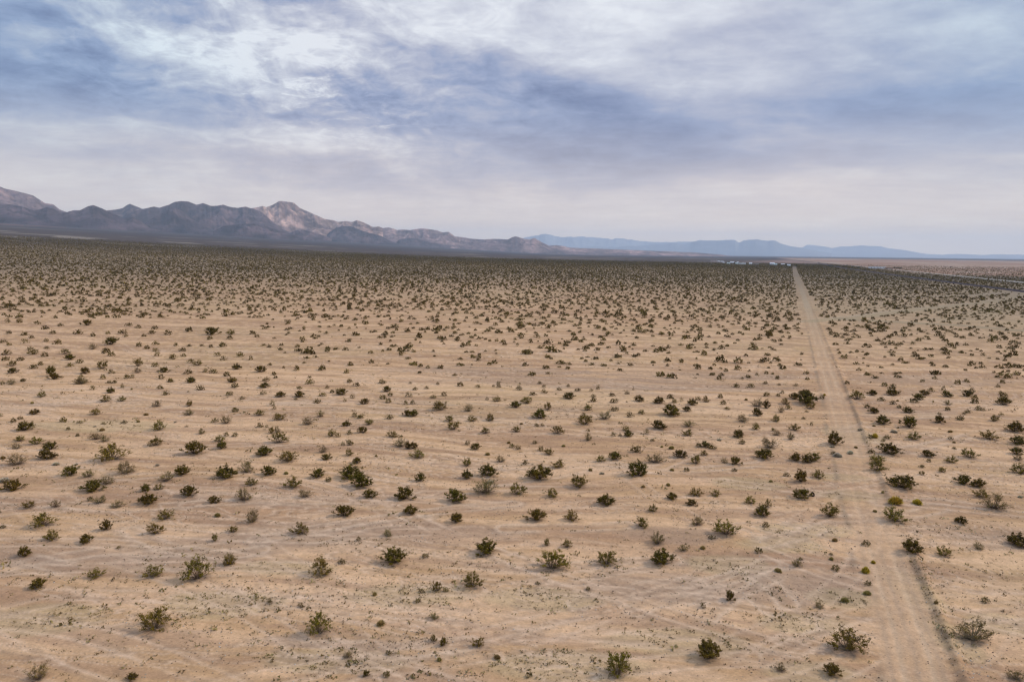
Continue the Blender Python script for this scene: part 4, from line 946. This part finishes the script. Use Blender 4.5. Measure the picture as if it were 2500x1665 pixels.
# ------------------------------------------------------------------ settlement on the horizon
MWALLW = mat_plain('white_wall', (.82, .81, .78), .7, .05); MROOFW = mat_plain('pale_roof', (.78, .77, .75), .6, .06)
MPINKW = mat_plain('dusty_pink_wall', (.55, .40, .35), .8, .08); MBRW = mat_plain('brown_wall', (.33, .23, .17), .8, .1)
MDARK = mat_plain('dark_opening', (.05, .05, .055), .4, .1); MTEAL = mat_plain('pale_green_roof', (.50, .62, .58), .6, .05)
def box_mesh(x0, x1, y0, y1, z0, z1):
    V = np.array([(x, y, z) for z in (z0, z1) for y in (y0, y1) for x in (x0, x1)], float)
    Fc = np.array([(0, 2, 3, 1), (4, 5, 7, 6), (0, 1, 5, 4), (2, 6, 7, 3), (0, 4, 6, 2), (1, 3, 7, 5)]); return V, Fc
def building(pxl, pyb, wpx, hpx, wall, roof, label, gable=True, dep_k=.5, group='buildings of the far settlement', cat='house', name='house'):
    x, y, dp = unproject([pxl+wpx/2], [pyb]); x, y, dp = x[0], y[0], dp[0]
    w = wpx*dp/F; h = 1.3*hpx*dp/F; d = max(5, min(w*dep_k, 14)); wh = h*(.68 if gable else .9)
    z = ground_base(np.array([x]), np.array([y]))[0]
    r = bpy.data.objects.new(name, None); COL.objects.link(r); r.location = (x, y, z); r.rotation_euler = (0, 0, -math.atan2(x, y)*.7)
    tag(r, label, cat, group)
    V, Fc = box_mesh(-w/2, w/2, 0, d, -.4, wh); o = lk_mesh('wall', V, Fc, wall, parent=r, smooth=False)
    e = .35
    if gable:
        V = np.array([(-w/2-e, -e, wh), (w/2+e, -e, wh), (w/2+e, d+e, wh), (-w/2-e, d+e, wh), (-w/2-e, d/2, h), (w/2+e, d/2, h)], float)
        V = np.vstack([V, V[:4]-[0, 0, .2]])
        Fa = [(0, 1, 5, 4), (2, 3, 4, 5), (6, 7, 1, 0), (8, 9, 3, 2), (9, 8, 7, 6)]; Ft = [(0, 4, 3), (1, 2, 5)]
        me = bpy.data.meshes.new('roof'); me.from_pydata([tuple(v) for v in V], [], Fa+Ft); me.materials.append(roof)
        o = bpy.data.objects.new('roof', me); COL.objects.link(o); o.parent = r
    else:
        V, Fc = box_mesh(-w/2-e, w/2+e, -e, d+e, wh, h); lk_mesh('roof', V, Fc, roof, parent=r, smooth=False)
    nw = max(1, int(w/6))
    for i in range(nw):
        cx_ = -w/2+w*(i+.7)/(nw+.4); V, Fc = box_mesh(cx_-.7, cx_+.7, -.06, .0-.002, wh*.42, wh*.78); lk_mesh('window', V, Fc, MDARK, parent=r, smooth=False)
    V, Fc = box_mesh(-w/2+w*.12, -w/2+w*.12+1.0, -.06, -.002, 0, min(2.1, wh*.8)); lk_mesh('door', V, Fc, MDARK, parent=r, smooth=False)
building(1736, 640.5, 14, 3.4, MPINKW, MROOFW, 'long dusty pink shed, leftmost building of the far settlement', False, name='shed', cat='shed')
building(1752, 641, 6, 2.8, MPINKW, MROOFW, 'small pink house right of the long pink shed')
building(1760, 642, 6, 3.2, MPINKW, MROOFW, 'pale pink house with raised gable in the left half of the far settlement')
building(1765, 643.5, 5, 2.4, MBRW, MROOFW, 'low brown hut at the right end of the pink row')
building(1775, 644.5, 7, 2.6, MWALLW, MTEAL, 'low white house in front of the yellow-doored one')
building(1783, 643, 9, 3.4, MWALLW, MROOFW, 'white house with pale roof left of the first dark tree')
building(1795, 645.5, 7, 2.8, MWALLW, MTEAL, 'small white house with greenish roof right of the first dark tree')
building(1799, 642, 4, 2.0, MPINKW, MROOFW, 'tiny pinkish hut behind the white houses')
building(1804, 645.8, 9, 3.0, MWALLW, MTEAL, 'white trailer between the small greenish-roofed house and the long white hall', False)
building(1813, 646, 7.5, 3.8, MWALLW, MROOFW, 'tall white hall left of the second dark tree', False)
building(1829, 646, 7, 3.4, MWALLW, MROOFW, 'lone white house right of the second dark tree')
building(1840, 647, 12, 2.0, MBRW, MROOFW, 'low brown shed at the right end of the main settlement', False, name='shed', cat='shed')
building(1880, 647, 11, 4.2, MWALLW, MROOFW, 'bright white hall left of where the dirt road ends')
building(1889, 650, 8, 4.4, MBRW, MTEAL, 'grey green house just below the bright white hall')
building(1907, 647.5, 5, 2.8, MPINKW, MROOFW, 'small pinkish house left of the dark trees at the road end')
building(1912, 647, 4, 2.4, MBRW, MROOFW, 'small brown hut beside the pinkish house')
building(1922, 649.5, 8, 3.0, MWALLW, MROOFW, 'white house in front of the dark trees at the road end')
building(2124, 656, 36, 3.6, MWALLW, MROOFW, 'long white warehouse alone on the pink plain beyond the railway', False, .35, cat='warehouse', name='warehouse', group=None)
building(2161, 657, 18, 2.6, MBRW, mat_plain('rust_roof', (.45, .22, .13), .7, .15), 'low rust coloured shed between the white warehouse and the tree row', False, .35, cat='shed', name='shed', group=None)

MTREE = mat_col('far_tree_leaf', .9); MTRUNK = mat_plain('trunk_bark', (.10, .075, .055), .9, .2)
def far_tree(pxc, pyb, wpx, hpx, label, seed, group='dark trees by the settlement', zoff=0):
    g = np.random.default_rng(seed)
    x, y, dp = unproject([pxc], [pyb]); x, y, dp = x[0], y[0], dp[0]; w = wpx*dp/F; h = hpx*dp/F
    r = bpy.data.objects.new('tree', None); COL.objects.link(r); r.location = (x, y, ground_base(np.array([x]), np.array([y]))[0])
    tag(r, label, 'tree', group)
    P0 = np.array([[0, 0, -.2], [0, 0, h*.3], [0, 0, h*.3], [0, 0, h*.3]]); P1 = np.array([[0, 0, h*.3], [w*.2, 0, h*.6], [-w*.2, w*.1, h*.6], [0, -w*.2, h*.65]], float)
    V, Fc = tube_tris(P0, P1, np.array([.3, .2, .2, .2]), np.array([.22, .08, .08, .08])); lk_mesh('trunk', V, Fc, MTRUNK, parent=r)
    n = 500; d = g.normal(size=(n, 3)); d /= np.linalg.norm(d, axis=1, keepdims=True)
    lobes = g.normal(0, .25, (6, 3)); L_ = lobes[g.integers(0, 6, n)]
    C = (L_+d*g.uniform(.15, .3, (n, 1)))*np.array([w, w, h*.62])+np.array([0, 0, h*.58])
    C[:, 2] = np.clip(C[:, 2], h*.12, h)
    Vl, Fl = leaf_quads(C, .35, g, .6); c = np.repeat(np.array([.05, .052, .032])*g.uniform(.6, 1.5, (n, 1)), 4, 0)
    lk_mesh('crown', Vl, Fl, MTREE, parent=r, colors=c, smooth=False)
for a in ((1793.5,646,4.5,4.6,'dark tree between the first white houses of the settlement',1),(1821,646,4.2,4.6,'dark tree right of the tall white hall',2),(1779,643,5,3.4,'low dark tree left of the white houses',3),
          (1920,648,6,5.4,'left of two dark trees where the dirt road ends',4),(1927,648.5,6,5.2,'right of two dark trees where the dirt road ends',5),(1945,650,4,3.8,'lone dark tree right of the road end',6),
          (2026,652,7,4.0,'leftmost dark tree along the far railway',7),(2033,652,7,3.6,'second dark tree along the far railway',8),(2045,652,6,3.2,'third low tree along the far railway',9),(2060,652,4,3.4,'thin dark tree left of the round one by the railway',10),
          (2067,651,6,5,'round dark tree standing above the others by the railway',11),(2082,653.5,3,3.4,'small tree between the round tree and the wide one',12),(2096,655,8,4.4,'wide dark tree left of the white warehouse',13),
          (2321,655,3,5,'single thin mast-like tree on the pink plain at right',14)):
    far_tree(a[0], a[1], a[2], a[3], a[4], a[5])
for j in range(5):
    far_tree(2182+j*4.2, 656.3, 5.2, 3.6, ['leftmost','second','middle','fourth','rightmost'][j]+' tree of the dark row right of the warehouse', 40+j, 'row of trees by the warehouse')

# ------------------------------------------------------------------ haze
HD = 3.3e-5
V, Fc = box_mesh(-46500, 46500, -46500, 46500, -60, 1400)
hz = bpy.data.materials.new('haze'); hz.use_nodes = True; nt = hz.node_tree
for n in list(nt.nodes): nt.nodes.remove(n)
pv = nt.nodes.new('ShaderNodeVolumePrincipled'); ou = nt.nodes.new('ShaderNodeOutputMaterial'); nt.links.new(pv.outputs[0], ou.inputs['Volume'])
pv.inputs['Density'].default_value = HD; pv.inputs['Color'].default_value = (.73, .86, 1.0, 1); pv.inputs['Anisotropy'].default_value = .0
o = lk_mesh('haze', V, Fc, hz, smooth=False); tag(o, kind='stuff'); o['label'] = 'thin blue haze in the air over the plain'; o['category'] = 'haze'
